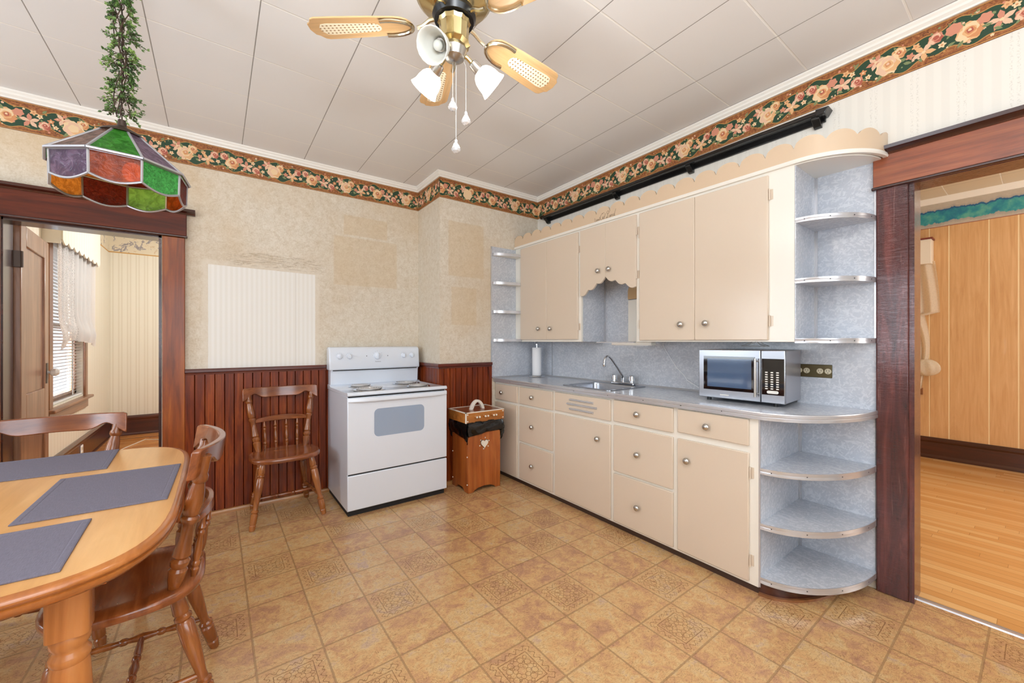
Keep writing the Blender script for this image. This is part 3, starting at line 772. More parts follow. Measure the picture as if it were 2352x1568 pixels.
mb = MB().box(FX0 - .09, FX0 - .05, FW0, FW0 + .05, FZ0, FZ1).box(FX0 - .09, FX0 - .05, FW1 - .05, FW1, FZ0, FZ1).box(FX0 - .09, FX0 - .05, FW0, FW1, FZ0 - .02, FZ0 + .06).box(FX0 - .09, FX0 - .05, FW0, FW1, 1.38, 1.43)
mb.build('sash', M_winwoodz, w)
MB().box(FX0 - .075, FX0 - .07, FW0 + .05, FW1 - .05, FZ0 + .06, FZ1).build('pane', M_winglass, w)
# the door leaf standing open into that room
dl = thing('door_3', 'worn brown panelled door standing open into the far room', 'door', (-.985, 3.80, 0), rot=rad(93.5), kind='structure')
DW, DH, DT = .70, 2.0, .036
mb = MB().box(0, .115, -DT / 2, DT / 2, .01, DH).box(DW - .115, DW, -DT / 2, DT / 2, .01, DH).box(.115, DW - .115, -DT / 2, DT / 2, .01, .22).box(.115, DW - .115, -DT / 2, DT / 2, .70, .92).box(.115, DW - .115, -DT / 2, DT / 2, DH - .13, DH)
mb.build('stiles_and_rails', M_door, dl, bevel=.006)
MB().box(.105, DW - .105, -.006, .006, .21, .71).build('lower_panel', M_door, dl)
MB().box(.105, DW - .105, -.006, .006, .91, DH - .12).build('upper_panel', M_door, dl)
for sg in (1, -1):
    kb = MB().lathe([(0, .012), (.25, .009), (.3, .02), (.45, .028), (.75, .03), (1, .018)], (DW - .06, sg * DT / 2, 1.03), (DW - .06, sg * (DT / 2 + .062), 1.03), 12).build('knob', M_crystal, dl)
    MB().box(DW - .085, DW - .035, sg * DT / 2, sg * (DT / 2 + .003), .95, 1.1).build('lock_plate', M_bronze, kb)
for z in (.25, 1.72): MB().lathe([(0, .009), (1, .009)], (-.008, -.02, z), (-.008, -.02, z + .1), 10).box(-.02, .0, -.018, .018, z, z + .1).build('hinge', M_bronze, dl)

# --- room beyond the right doorway
PX = 6.23; PY0, PY1 = -2.2, 2.4
struct(MB().box(XR + .05, PX + WT, PY0, PY1, -.05, 0), 'floor_side', M_hard, 'golden strip wood floor through the right doorway', 'floor', smooth=False)
struct(MB().box(XR + WT, PX + WT, PY0, PY1, 2.80, 2.9), 'ceiling_side', M_ceil2, 'cream tiled ceiling of the room through the right doorway', 'ceiling', smooth=False)
struct(MB().box(PX, PX + WT, PY0, PY1, 0, 2.8), 'wall_panelled', M_panel, 'golden oak panelled wall through the right doorway', 'wall', smooth=False)
struct(MB().box(XR + WT, PX, PY1, PY1 + WT, 0, 2.8), 'wall_side_far', M_hiddenwall, 'cream end wall of the panelled room', 'wall', smooth=False)
struct(MB().box(XR + WT, PX, PY0 - WT, PY0, 0, 2.8), 'wall_side_near', M_hiddenwall, 'cream near wall of the panelled room', 'wall', smooth=False)
struct(MB().box(PX - .003, PX, PY0, PY1, 2.487, 2.76), 'trim_7', M_teal, 'teal torn edge wallpaper border above the oak panelling', 'wallpaper border', smooth=False)
mb = MB(); sweep(mb, [(PX, PY1), (PX, PY0)], [(0, 0), (.022, 0), (.03, .03), (.05, .06), (.05, .09), (0, .09)], lambda x, y: 2.74)
struct(mb, 'trim_8', M_crown, 'cream crown moulding above the teal border', 'moulding')
mb = MB(); sweep(mb, [(PX, PY1), (PX, PY0)], [(0, 0), (.035, 0), (.035, .02), (.02, .04), (.02, .17), (.03, .19), (.03, .205), (.012, .225), (0, .225)], lambda x, y: 0)
struct(mb, 'baseboard_side', M_hall_base, 'dark mahogany baseboard below the oak panelling', 'baseboard', ang=25)
# ------------------------------------------------------------------ base cabinets
XB = 2.165; XW = XR - .001; FT = .018
def knob(par, y, z, xf, r=.019):
    mb = MB().lathe([(0, .008), (.3, .007), (.38, .012), (.46, r * .96), (.6, r), (.78, r * .9), (.92, r * .6), (1, r * .2)], (xf, y, z), (xf - .03, y, z), 18)
    return mb.build('knob', M_chrome2, par, world=True)
def front(par, name, y0, y1, z0, z1, xf=XB, kn=None, mat=None, th=.016):
    o = MB().box(xf - th, xf + .001, y0, y1, z0, z1).build(name, mat or M_cream, par, world=True, bevel=.004)
    if kn: knob(o, kn[0], kn[1], xf - th)
    return o
def hinge(par, y, z, xf):
    mb = MB().lathe([(0, .004), (1, .004)], (xf - .012, y, z - .03), (xf - .012, y, z + .03), 8).box(xf - .004, xf + .001, y - .014, y + .006, z - .027, z + .027)
    return mb.build('hinge', M_cream, par, world=True)
def carcass(t, y0, y1, z0, z1, xf, zs=None):
    """white cabinet box behind a face frame"""
    mb = MB().box(xf + .001, XW, y0, y0 + .012, z0, z1).box(xf + .001, XW, y1 - .012, y1, z0, z1).box(xf + .001, XW, y0 + .012, y1 - .012, z0, z0 + .015).box(XW - .008, XW, y0 + .012, y1 - .012, z0 + .015, z1)
    return mb.build('carcass', M_white, t, world=True)
def frame(t, y0, y1, z0, z1, xf, holes):
    """face frame as one mesh: boxes round rectangular openings given as columns of (ya,yb,za,zb)"""
    mb = MB(); ys = sorted({y0, y1, *[h[0] for h in holes], *[h[1] for h in holes]})
    for a, b in zip(ys[:-1], ys[1:]):
        hs = sorted([h for h in holes if h[0] <= a + 1e-6 and h[1] >= b - 1e-6], key=lambda h: h[2]); z = z0
        for h in hs:
            if h[2] > z + 1e-6: mb.box(xf, xf + FT, a, b, z, h[2])
            z = h[3]
        if z < z1 - 1e-6: mb.box(xf, xf + FT, a, b, z, z1)
    return mb.build('face_frame', M_white, t, world=True, smooth=False)
ZB0, ZB1 = .037, .874
def base(name, label, y0, y1, fronts, vents=None):
    t = thing(name, label, 'cabinet', (XB, (y0 + y1) / 2, 0), 'base cabinets below the counter')
    carcass(t, y0, y1, ZB0, ZB1, XB + FT)
    frame(t, y0, y1, ZB0, ZB1, XB, [(f[1] + .008, f[2] - .008, f[3] + .008, f[4] - .008) for f in fronts])
    MB().box(XB + .014, XB + .03, y0, y1, 0, ZB0).build('toe_kick', M_toe, t, world=True)
    for f in fronts:
        o = front(t, f[0], f[1], f[2], f[3], f[4], kn=f[5] if len(f) > 5 else None)
        if len(f) > 6:
            for z in f[6][1]: hinge(o, f[6][0], z, XB)
    return t
b1 = base('base_cabinet', 'narrow cream base cabinet with small drawer in the corner behind the wooden bin', 2.79, YC - .004, [('door', 2.812, 3.150, .052, .690), ('drawer', 2.807, 3.150, .712, .858, (3.035, .784))])
b2 = base('base_cabinet', 'cream base cabinet with three drawers just right of the wooden bin', 2.331, 2.79, [('drawer', 2.348, 2.776, .712, .860, (2.592, .786)), ('drawer', 2.348, 2.776, .386, .692, (2.592, .536)), ('drawer', 2.348, 2.776, .056, .366, (2.594, .204))])
b3 = base('base_cabinet', 'cream base cabinet below the sink with slatted vent panel and one tall door', 1.754, 2.331, [('vent_panel', 1.768, 2.318, .718, .862), ('door', 1.768, 2.318, .052, .694, (1.872, .578))])
vp = [c for c in b3.children if c.name.startswith('vent_panel')][0]
for (zz, ya, yb) in ((.822, 1.915, 2.150), (.788, 1.882, 2.178), (.752, 1.915, 2.150)):
    MB().prism([(XB - .016, zz - .008), (XB - .026, zz - .002), (XB - .026, zz + .004), (XB - .016, zz + .008)], 'y', ya, yb).build('vent_slat', M_alu, vp, world=True)
b4 = base('base_cabinet', 'cream base cabinet with three wide drawers right of the sink cabinet', 1.291, 1.754, [('drawer', 1.306, 1.739, .724, .868, (1.547, .797)), ('drawer', 1.306, 1.739, .391, .699, (1.545, .541)), ('drawer', 1.306, 1.739, .052, .374, (1.545, .206))])
b5 = base('base_cabinet', 'cream base cabinet with one drawer over a hinged door next to the rounded shelves', .852, 1.291, [('drawer', .892, 1.276, .734, .868, (1.101, .795)), ('door', .892, 1.276, .054, .699, (1.214, .583), (.886, (.60, .16)))])

def arc(xf, yf, yw, n=20, xw=XW):
    """quarter ellipse from the cabinet front corner (xf,yf) round to the wall (xw,yw)"""
    return [(xw - (xw - xf) * math.cos(PI / 2 * i / n), yf - (yf - yw) * math.sin(PI / 2 * i / n)) for i in range(n + 1)]
def shelf(t, xf, yf, yw, z0, z1, mat=None):
    A = arc(xf, yf, yw); P = A + [(XW, yf)]
    s = MB().prism(P, 'z', z0 + .001, z1 - .001).build('shelf', mat or M_lam, t, world=True, ang=30)
    B = arc(xf - .003, yf, yw - .003)
    mb = MB()
    n = len(A); vs = []
    for (a, b) in zip(A, B):
        vs += [(a[0], a[1], z0), (b[0], b[1], z0), (b[0], b[1], z0 + (z1 - z0) * .4), (b[0] + .001, b[1], z0 + (z1 - z0) * .5), (b[0], b[1], z0 + (z1 - z0) * .6), (b[0], b[1], z1), (a[0], a[1], z1)]
    fs = []
    for i in range(n - 1):
        for k in range(7): fs.append((i * 7 + k, i * 7 + (k + 1) % 7, (i + 1) * 7 + (k + 1) % 7, (i + 1) * 7 + k))
    fs += [tuple(range(7)), tuple(range((n - 1) * 7, n * 7))]
    e = MB().add(vs, fs).build('edge_band', M_alu, s, world=True)
    for k in (2, 7, 12, 17):
        q = Vector((B[k][0], B[k][1], (z0 + z1) / 2)); tn = Vector((B[k + 1][0] - B[k - 1][0], B[k + 1][1] - B[k - 1][1], 0)).normalized(); nn = Vector((tn.y, -tn.x, 0))
        if nn.x > 0: nn = -nn
        MB().lathe([(0, .0028), (1, .0022)], q, q + nn * .0012, 8).build('screw', M_dark, s, world=True)
    return s
# open rounded shelves at the end of the base run
YS, YW = .852, .512
t = thing('end_shelf_unit', 'open rounded end shelves in grey laminate at the right end of the base cabinets', 'shelf', (XB + .3, .68, 0))
MB().box(XB + .004, XW, YS - .006, YS - .0005, .04, .874).build('side_panel', M_lam, t, world=True, smooth=False)
MB().box(XW - .006, XW, YW + .004, YS - .006, .04, .874).build('back_panel', M_lam, t, world=True, smooth=False)
mb = MB().box(XW - .02, XW - .006, YS - .009, YS - .006, .05, .874).box(XW - .009, XW - .006, YS - .02, YS - .009, .05, .874)
mb.build('corner_trim', M_alu, t, world=True)
MB().box(XB + .001, XB + .008, YS - .008, YS, .04, .874).build('edge_strip', M_alu, t, world=True)
for z in (.092, .359, .632): shelf(t, XB + .004, YS - .001, YW, z - .03, z)
B = arc(XB + .012, YS, YW + .10)
MB().prism(B + [(XW, YS)], 'z', 0, .061).build('toe_kick', M_hall_base, t, world=True)
B = arc(XB - .004, YS, YW + .085); MB().prism(B + [(XW, YS)], 'z', 0, .012).build('toe_moulding', M_winwood, t, world=True)

# counter with a cut-out for the sink
ZT = .910; XCF = 2.145
SX0, SX1, SY0, SY1 = 2.240, 2.60, 1.85, 2.295
t = thing('countertop', 'long grey laminate counter with a rounded right end', 'counter', (XCF, 2, ZT))
mb = MB()
mb.box(XCF, SX0, YS, YC - .001, ZT - .034, ZT).box(SX1, XW - .006, YS, YC - .001, ZT - .034, ZT).box(SX0, SX1, YS, SY0, ZT - .034, ZT).box(SX0, SX1, SY1, YC - .001, ZT - .034, ZT)
mb.prism(arc(XCF, YS, YW - .002) + [(XW - .001, YS)], 'z', ZT - .034, ZT)
mb.build('counter_surface', M_lam, t, world=True, smooth=False)
A = [(XCF, YC - .003 - i * (YC - .003 - YS) / 12) for i in range(13)] + arc(XCF, YS, YW - .003)[1:]
vs = []; n = len(A)
for i, q in enumerate(A):
    a = Vector((*A[max(i - 1, 0)], 0)); b = Vector((*A[min(i + 1, n - 1)], 0)); tn = (b - a).normalized(); nn = Vector((tn.y, -tn.x, 0))
    if nn.x > 0.001: nn = -nn
    for (d, z) in ((-.012, ZT + .002), (.004, ZT + .002), (.006, ZT - .002), (.006, ZT - .014), (.004, ZT - .017), (.006, ZT - .020), (.006, ZT - .034), (0, ZT - .036)):
        vs.append((q[0] + nn.x * d, q[1] + nn.y * d, z))
fs = []
for i in range(n - 1):
    for k in range(8): fs.append((i * 8 + k, i * 8 + (k + 1) % 8, (i + 1) * 8 + (k + 1) % 8, (i + 1) * 8 + k))
MB().add(vs, fs).build('edge_band', M_alu, t, world=True, ang=25)
for y in (2.9, 2.5, 2.1, 1.78, 1.5, 1.25, 1.02): MB().lathe([(0, .003), (1, .0024)], (XCF - .006, y, ZT - .017), (XCF - .0075, y, ZT - .017), 8).build('screw', M_dark, t, world=True)

# laminate splashback
mb = MB().box(XW - .006, XW, YS, YC - .001, ZT, 1.256).box(2.118, XW - .006, YC - .006, YC - .0005, ZT, 2.17).box(XW - .006, XW, .50, YS, ZT, 1.256)
struct(mb, 'trim_9', M_lam, 'grey cracked-ice laminate splashback behind the counter', 'splashback', smooth=False)
mb = MB().box(2.110, 2.119, YC - .009, YC - .0005, ZT + .002, 2.17).box(XW - .02, XW - .006, YC - .012, YC - .006, ZT + .004, 1.256).box(XW - .009, XW - .006, 2.93, 2.945, ZT, 1.256).prism([(XW - .02, ZT + .0005), (XW - .006, ZT + .014), (XW - .006, ZT + .0005)], 'y', YS, YC - .012)
mb.prism([(YC - .02, ZT + .0005), (YC - .006, ZT + .014), (YC - .006, ZT + .0005)], 'x', 2.12, XW - .02)
struct(mb, 'trim_10', M_alu, 'thin metal strips edging the laminate splashback', 'edge strip')

# sink and tap
t = thing('kitchen_sink', 'stainless steel sink set into the grey counter', 'sink', ((SX0 + SX1) / 2, (SY0 + SY1) / 2, ZT))
O = rrect(SX0 - .02, SX1 + .062, SY0 - .02, SY1 + .02, .03, 6); I = rrect(SX0 + .008, SX1 - .008, SY0 + .008, SY1 - .008, .05, 6); n = len(O)
mb = MB().add([(x, y, ZT + .001) for x, y in O] + [(x * .995 + .0115, y, ZT + .005) for x, y in O] + [(x, y, ZT + .004) for x, y in I] + [(x, y, ZT + .002) for x, y in I],
              [(k * n + i, k * n + (i + 1) % n, (k + 1) * n + (i + 1) % n, (k + 1) * n + i) for k in range(3) for i in range(n)])
mb.build('rim', M_steel, t, world=True)
cx, cy = (SX0 + SX1) / 2, (SY0 + SY1) / 2
rings = []
for (s, z) in ((1, ZT + .003), (.985, ZT - .01), (.97, ZT - .11), (.93, ZT - .135), (.8, ZT - .145), (.15, ZT - .15)): rings.append([(cx + (x - cx) * s, cy + (y - cy) * s, z) for x, y in I])
mb = MB().add([q for r in rings for q in r], [(k * n + i, k * n + (i + 1) % n, (k + 1) * n + (i + 1) % n, (k + 1) * n + i) for k in range(len(rings) - 1) for i in range(n)] + [tuple(range((len(rings) - 1) * n, len(rings) * n))])
b = mb.build('basin', M_steel, t, world=True, ang=60)
MB().lathe([(0, .04), (.5, .042), (1, .03)], (cx, cy, ZT - .152), (cx, cy, ZT - .146), 18).build('drain', M_chrome, b, world=True)
t = thing('faucet', 'chrome swan neck tap with two ribbed handles behind the sink', 'tap', (2.63, 2.03, ZT + .005))
zb = ZT + .005
mb = MB().prism(rrect(2.605, 2.655, 1.915, 2.145, .024, 5), 'z', zb, zb + .02); mb.build('deck_plate', M_chrome, t, world=True, bevel=.005)
sp = [(2.63, 2.03, zb + .02), (2.63, 2.03, zb + .05), (2.622, 2.03, zb + .07), (2.56, 2.032, zb + .14), (2.49, 2.034, zb + .21), (2.465, 2.035, zb + .228), (2.44, 2.036, zb + .23), (2.42, 2.036, zb + .217), (2.41, 2.036, zb + .19), (2.408, 2.036, zb + .165)]
s = MB().tube(sp, [.015, .014, .010, .0085, .0085, .0085, .0085, .0085, .009, .010], 12).build('spout', M_chrome, t, world=True)
MB().lathe([(0, .0125), (.8, .0125), (1, .010)], (2.408, 2.036, zb + .168), (2.408, 2.036, zb + .15), 12).build('aerator', M_chrome, s, world=True)
for y in (1.945, 2.115):
    h = MB().lathe([(0, .015), (.25, .013), (.32, .024), (.9, .020), (1, .012)], (2.63, y, zb + .018), (2.625, y, zb + .078), 20, flut=.12).build('handle', M_chrome, t, world=True)

# ------------------------------------------------------------------ wall cabinets
XU = 2.405; ZU0, ZU1 = 1.258, 2.19
def upper(name, label, y0, y1, fronts, holes=None, z0=ZU0):
    t = thing(name, label, 'cabinet', (XU, (y0 + y1) / 2, ZU0), 'wall cabinets above the counter')
    return t
def udoor(t, y0, y1, z0, z1, kn, hy=None, hz=()):
    o = front(t, 'door', y0, y1, z0, z1, xf=XU, kn=kn, th=.017)
    for z in hz: hinge(o, hy, z, XU)
    return o
# A: two-door
t = upper('wall_cabinet', 'cream two-door wall cabinet at the corner end, above the paper towel roll', 2.287, YC - .003, None)
carcass(t, 2.287, YC - .003, ZU0, ZU1, XU + FT)
frame(t, 2.287, YC - .008, ZU0, ZU1, XU, [(2.31, 3.06, 1.29, 2.15)])
udoor(t, 2.301, 2.6865, 1.277, 2.162, (2.627, 1.374), 2.295, (2.02, 1.382)); udoor(t, 2.6875, 3.066, 1.277, 2.162, (2.787, 1.377))
# B: short doors with a scalloped foot over the sink alcove
t = upper('wall_cabinet', 'short cream wall cabinet with scalloped door bottoms over the sink', 1.720, 2.287, None)
mb = MB().box(XU + FT, XW, 1.722, 1.734, ZU0, ZU1).box(XU + FT, XW, 2.275, 2.287, ZU0, ZU1).box(XU + FT, XW, 1.734, 2.275, 1.80, 1.815).box(XU + FT, XW, 1.734, 2.275, ZU1 - .015, ZU1)
mb.build('carcass', M_white, t, world=True)
MB().box(XW - .006, XW, 1.736, 2.273, ZU0, 1.80).box(XU + FT + .002, XW - .006, 2.269, 2.274, ZU0, 1.80).box(XU + FT + .002, XW - .006, 1.735, 1.740, ZU0, 1.80).build('alcove_lining', M_lam, t, world=True, smooth=False)
MB().box(XW - .018, XW - .006, 2.258, 2.269, ZU0 + .002, 1.80).build('corner_trim', M_alu, t, world=True)
mb = MB().box(XU, XU + FT, 1.720, 1.738, ZU0, ZU1).box(XU, XU + FT, 2.272, 2.287, ZU0, ZU1).box(XU, XU + FT, 1.738, 2.272, 2.15, ZU1)
mb.build('face_frame', M_white, t, world=True, smooth=False)
def scal(ya, yb, za, zb, top, nsc):
    """door outline: straight top, foot of convex scallops stepping from (ya,za) to (yb,zb)"""
    P = [(ya, top), (yb, top), (yb, zb)]
    pts = []
    for k in range(nsc):
        a0 = k / nsc; a1 = (k + 1) / nsc
        for i in range(9):
            u = i / 8; y = yb + (ya - yb) * (a0 + (a1 - a0) * u); z = zb + (za - zb) * (a0 + (a1 - a0) * u)
            pts.append((y, z - .022 * math.sin(PI * u)))
    return [(ya, top), (yb, top)] + pts
for (ya, yb, za, zb, kn) in ((2.2715, 2.0105, 1.632, 1.755, (2.076, 1.808)), (1.735, 2.0095, 1.652, 1.755, (1.970, 1.808))):
    P = scal(ya, yb, za, zb, 2.162, 3)
    o = MB().prism(P, 'x', XU - .017, XU + .001).build('door', M_cream, t, world=True, bevel=.0025)
    knob(o, kn[0], kn[1], XU - .017)
    for z in (2.046, 1.736) if ya < 2 else (): hinge(o, 1.731, z, XU)
# C: large two-door
t = upper('wall_cabinet', 'largest cream wall cabinet with two tall doors and wide white end stile', .776, 1.720, None)
carcass(t, .780, 1.720, ZU0, ZU1, XU + FT)
frame(t, .776, 1.720, ZU0, ZU1, XU, [(.91, 1.69, 1.29, 2.15)])
udoor(t, 1.3045, 1.706, 1.268, 2.160, (1.391, 1.369), 1.712, (2.02, 1.38)); udoor(t, .894, 1.3035, 1.268, 2.158, (1.230, 1.371), .888, (2.053, 1.371))
MB().box(XU + FT, XW, .784, 1.716, ZU0 + .85, ZU0 + .86).build('inner_shelf', M_white, t, world=True)
# open rounded end shelves (wall)
YU, YUW = .776, .500
t = thing('wall_end_shelf', 'open rounded wall shelves in grey laminate beside the mahogany door casing', 'shelf', (XU + .1, .65, ZU0))
MB().box(XU + .004, XW, YU - .005, YU - .0005, ZU0, 2.185).build('side_panel', M_lam, t, world=True, smooth=False)
MB().box(XW - .006, XW, YUW + .014, YU - .005, ZU0, 2.185).build('back_panel', M_lam, t, world=True, smooth=False)
mb = MB().box(XW - .018, XW - .006, YU - .008, YU - .005, ZU0, 2.18).box(XW - .009, XW - .006, YU - .018, YU - .008, ZU0, 2.18).box(XW - .010, XW - .004, YUW + .012, YUW + .02, ZU0, 2.18)
mb.build('corner_trim', M_alu, t, world=True)
for z in (1.2765, 1.585, 1.898): shelf(t, XU + .003, YU - .001, YUW + .014, z - .025, z)
A = arc(XU + .002, YU, YUW - .01)
MB().prism(A + [(XW, YU)], 'z', 2.172, 2.19).build('top_board', M_white, t, world=True)
# corner quarter shelves
t = thing('corner_shelf', 'small white quarter-round corner shelves left of the wall cabinets', 'shelf', (2.25, 3.12, ZU0))
for z in (1.284, 1.556, 1.83, 2.105):
    A = [(XU - .004 - .275 * math.sin(PI / 2 * i / 14), YC - .007 - .1 * math.cos(PI / 2 * i / 14)) for i in range(15)]
    s = MB().prism(A + [(XU - .004, YC - .007)], 'z', z - .024, z).build('shelf', M_white, t, world=True)
    vs = []
    for (x, y) in A:
        dx, dy = x - (XU - .004), y - (YC - .007); l = math.hypot(dx / .275, dy / .1) or 1; nx, ny = dx / .275, dy / .1
        q = math.hypot(nx, ny); vs += [(x, y, z - .025), (x + nx / q * .0025, y + ny / q * .0025, z - .025), (x + nx / q * .0025, y + ny / q * .0025, z + .001), (x, y, z + .001)]
    n = len(A); fs = [(i * 4 + k, i * 4 + (k + 1) % 4, i * 4 + 4 + (k + 1) % 4, i * 4 + 4 + k) for i in range(n - 1) for k in range(4)]
    MB().add(vs, fs).build('edge_band', M_alu, s, world=True)
# scalloped valance along the top of the cabinets
t = thing('scalloped_valance', 'tan scalloped board running along the top of the wall cabinets with faded black script', 'valance', (XU, 2, ZU1))
pts = [(XU - .012, YC - .004 - (YC - .004 - YU) * i / 216) for i in range(217)]
s = 0; L = [0]
for a, b in zip(pts[:-1], pts[1:]): L.append(L[-1] + math.hypot(b[0] - a[0], b[1] - a[1]))
ar = arc(XU - .012, YU, YUW - .03, 44)[1:]
for b in ar: L.append(L[-1] + math.hypot(b[0] - pts[-1][0], b[1] - pts[-1][1])); pts.append(b)
PIT = (YC - .004 - YU) / 18.0
vs = []; n = len(pts)
for i, (q, l) in enumerate(zip(pts, L)):
    u = (l % PIT) / PIT; h = .062 + .048 * math.sqrt(max(0, 1 - (2 * u - 1) ** 2))
    a = Vector((*pts[max(i - 1, 0)], 0)); b = Vector((*pts[min(i + 1, n - 1)], 0)); tn = (b - a).normalized(); nn = Vector((-tn.y, tn.x, 0))
    if nn.x < 0 and nn.y <= 0: nn = -nn
    if nn.x < 0: nn = -nn
    for (d, z) in ((0, ZU1 + .004), (0, ZU1 + h), (.012, ZU1 + h), (.012, ZU1 + .004)): vs.append((q[0] + nn.x * d, q[1] + nn.y * d, z))
fs = [(i * 4 + k, i * 4 + (k + 1) % 4, i * 4 + 4 + (k + 1) % 4, i * 4 + 4 + k) for i in range(n - 1) for k in range(4)] + [(0, 1, 2, 3), tuple(range((n - 1) * 4, n * 4))]
MB().add(vs, fs).build('scalloped_board', M_valance, t, world=True, ang=30)
vs = []
for i, q in enumerate(pts):
    a = Vector((*pts[max(i - 1, 0)], 0)); b = Vector((*pts[min(i + 1, n - 1)], 0)); tn = (b - a).normalized(); nn = Vector((-tn.y, tn.x, 0))
    if nn.x < 0: nn = -nn
    for (d, z) in ((-.005, ZU1 - .014), (-.008, ZU1 - .006), (-.005, ZU1 + .006), (.012, ZU1 + .006), (.012, ZU1 - .014)): vs.append((q[0] + nn.x * d, q[1] + nn.y * d, z))
fs = [(i * 5 + k, i * 5 + (k + 1) % 5, i * 5 + 5 + (k + 1) % 5, i * 5 + 5 + k) for i in range(n - 1) for k in range(5)] + [tuple(range(5)), tuple(range((n - 1) * 5, n * 5))]
MB().add(vs, fs).build('bead_moulding', M_white, t, world=True, ang=30)
# the faded script, drawn as pen strokes: (along the board from the first stroke, up)
ST = [[(0, .032), (.002, .016), (.003, .002), (.010, .001)], [(.022, .018), (.015, .016), (.014, .004), (.020, .003), (.023, .012), (.023, .002)], [(.028, .018), (.028, .003), (.034, .017), (.036, .003)],
      [(.043, .017), (.039, .010), (.043, .003), (.048, .010), (.043, .017)], [(.052, .03), (.054, .016), (.053, .003)],
      [(.088, .046), (.078, .052), (.066, .040), (.060, .022), (.066, .004), (.078, .004)], [(.076, .05), (.09, .054), (.10, .056)], [(.086, .024), (.083, .006), (.088, .004), (.094, .024), (.093, .005), (.098, .006)], [(.098, .022), (.106, .024)], [(.112, .045), (.106, .020), (.104, .006), (.110, .005)],
      [(.150, .054), (.138, .060), (.128, .050), (.132, .036), (.146, .036), (.152, .048), (.146, .058)], [(.140, .036), (.134, .012), (.126, .002), (.120, .006), (.130, .012), (.144, .004)], [(.158, .052), (.164, .056)],
      [(.158, .022), (.152, .014), (.154, .004), (.161, .006), (.164, .020), (.164, .004)], [(.172, .022), (.170, .004), (.178, .022), (.180, .005), (.188, .023), (.190, .005)], [(.204, .022), (.196, .016), (.197, .005), (.204, .006), (.220, .056)], [(.206, .018), (.208, .004), (.214, .006)]]
mb = MB()
for st in ST: mb.tube([(XU - .0122, 2.118 - a * .93, ZU1 + .008 + b * .95) for a, b in st], .0011, 5)
mb.build('lettering', plain('faded_black_script', (66, 52, 42), .8), t, world=True)
# under-cabinet light, and a solid board modelled for a mirror reflection in the alcove
t = thing('under_cabinet_light', 'slim white strip light fixed under the wall cabinet near the tap', 'light', (2.5, 1.8, 1.24))
MB().box(2.46, 2.52, 1.66, 2.01, 1.232, 1.2575).build('housing', M_white, t, world=True, bevel=.004)
MB().box(2.47, 2.51, 1.69, 1.98, 1.2285, 1.233).build('diffuser', M_paper, t, world=True)
t = MB().box(XU - .004, XU + .02, 1.76, 2.11, 1.2495, 1.2575).build('alcove_shelf', M_alu); tag(t, 'narrow metal ledge across the foot of the sink alcove', 'ledge')
t = thing('reflection_board', 'white board with rounded tan top standing in for a reflection in the sink alcove', 'board', (XW - .02, 1.80, 1.4))
MB().prism([(1.80, 1.259), (2.02, 1.259), (2.02, 1.595), (1.80, 1.595)], 'x', XW - .018, XW - .007).build('ribbed_panel', M_white, t, world=True, bevel=.002)
MB().prism([(1.80, 1.60), (2.02, 1.60)] + [(1.91 + .11 * math.cos(rad(q)), 1.66 + .09 * math.sin(rad(q))) for q in range(0, 181, 12)], 'x', XW - .022, XW - .007).build('rounded_top', M_tan, t, world=True)

# black plate rail
t = thing('plate_rail', 'long black wooden plate rail on four brackets below the floral border', 'shelf', (XR - .04, 1.9, 2.48))
mb = MB().box(XR - .012, XR - .0005, .72, 3.03, 2.468, 2.508).box(XR - .070, XR - .0005, .72, 3.03, 2.492, 2.504)
mb.build('ledge', M_ironbl, t, world=True, bevel=.003)
mb = MB().tube([(XR - .066, .74, 2.506), (XR - .066, 3.01, 2.506)], .012, 10).tube([(XR - .048, .74, 2.500), (XR - .048, 3.01, 2.500)], .009, 10)
mb.build('lip_rod', M_ironbl, t, world=True)
for y in (.755, 1.49, 2.13, 2.985):
    MB().prism([(XR - .0005, 2.493), (XR - .062, 2.493), (XR - .062, 2.478), (XR - .045, 2.470), (XR - .030, 2.452), (XR - .014, 2.444), (XR - .0005, 2.444)], 'y', y - .018, y + .018).build('bracket', M_ironbl, t, world=True, bevel=.002)
for y0, y1 in ((.69, .75), (3.0, 3.06)):
    yy = (y0, y1) if y0 < 1 else (y1, y0)
    MB().prism([(yy[1], 2.488), (yy[1], 2.524), (yy[0], 2.520), (yy[0] + (.02 if y0 < 1 else -.02), 2.488)], 'x', XR - .076, XR - .0005).build('end_cap', M_ironbl, t, world=True, bevel=.003)
# ------------------------------------------------------------------ stove
M_coil = plain('bright_coil', (206, 206, 208), .3, metal=.55)
t = thing('kitchen_range', 'white freestanding electric coil range against the back wall', 'stove', (1.145, 3.28, 0))
X0, X1, YFR, YBK = .752, 1.538, 2.965, YB - .036
mb = MB().box(X0 + .004, X1 - .004, YFR + .025, YBK, .035, .862); mb.build('body', M_enamel, t, world=True, bevel=.004)
MB().box(X0 + .012, X1 - .012, YFR + .03, YBK - .01, .0, .04).build('base_recess', M_dark, t, world=True)
mb = MB().prism([(YFR - .002, .868), (YFR - .006, .874), (YFR - .004, .886), (YFR + .006, .893), (YFR + .02, .893), (YFR + .03, .889), (3.50, .889), (3.52, .900), (YBK, .900), (YBK, .862), (YFR + .02, .862)], 'x', X0, X1)
mb.build('cooktop', M_enamel, t, world=True, bevel=.003)
MB().box(X0 + .01, X1 - .02, YFR + .004, YFR + .03, .855, .866).build('vent_gap', M_dark, t, world=True)
d = MB().box(X0, X1, YFR, YFR + .024, .306, .856).build('oven_door', M_enamel, t, world=True, bevel=.006)
n = 16; prof = []
for i in range(n + 1):
    u = i / n; x = X0 + .004 + (X1 - X0 - .008) * u; prof.append((x, .822 + .016 * (abs(2 * u - 1) ** 4) * 0 - .0))
vs = []
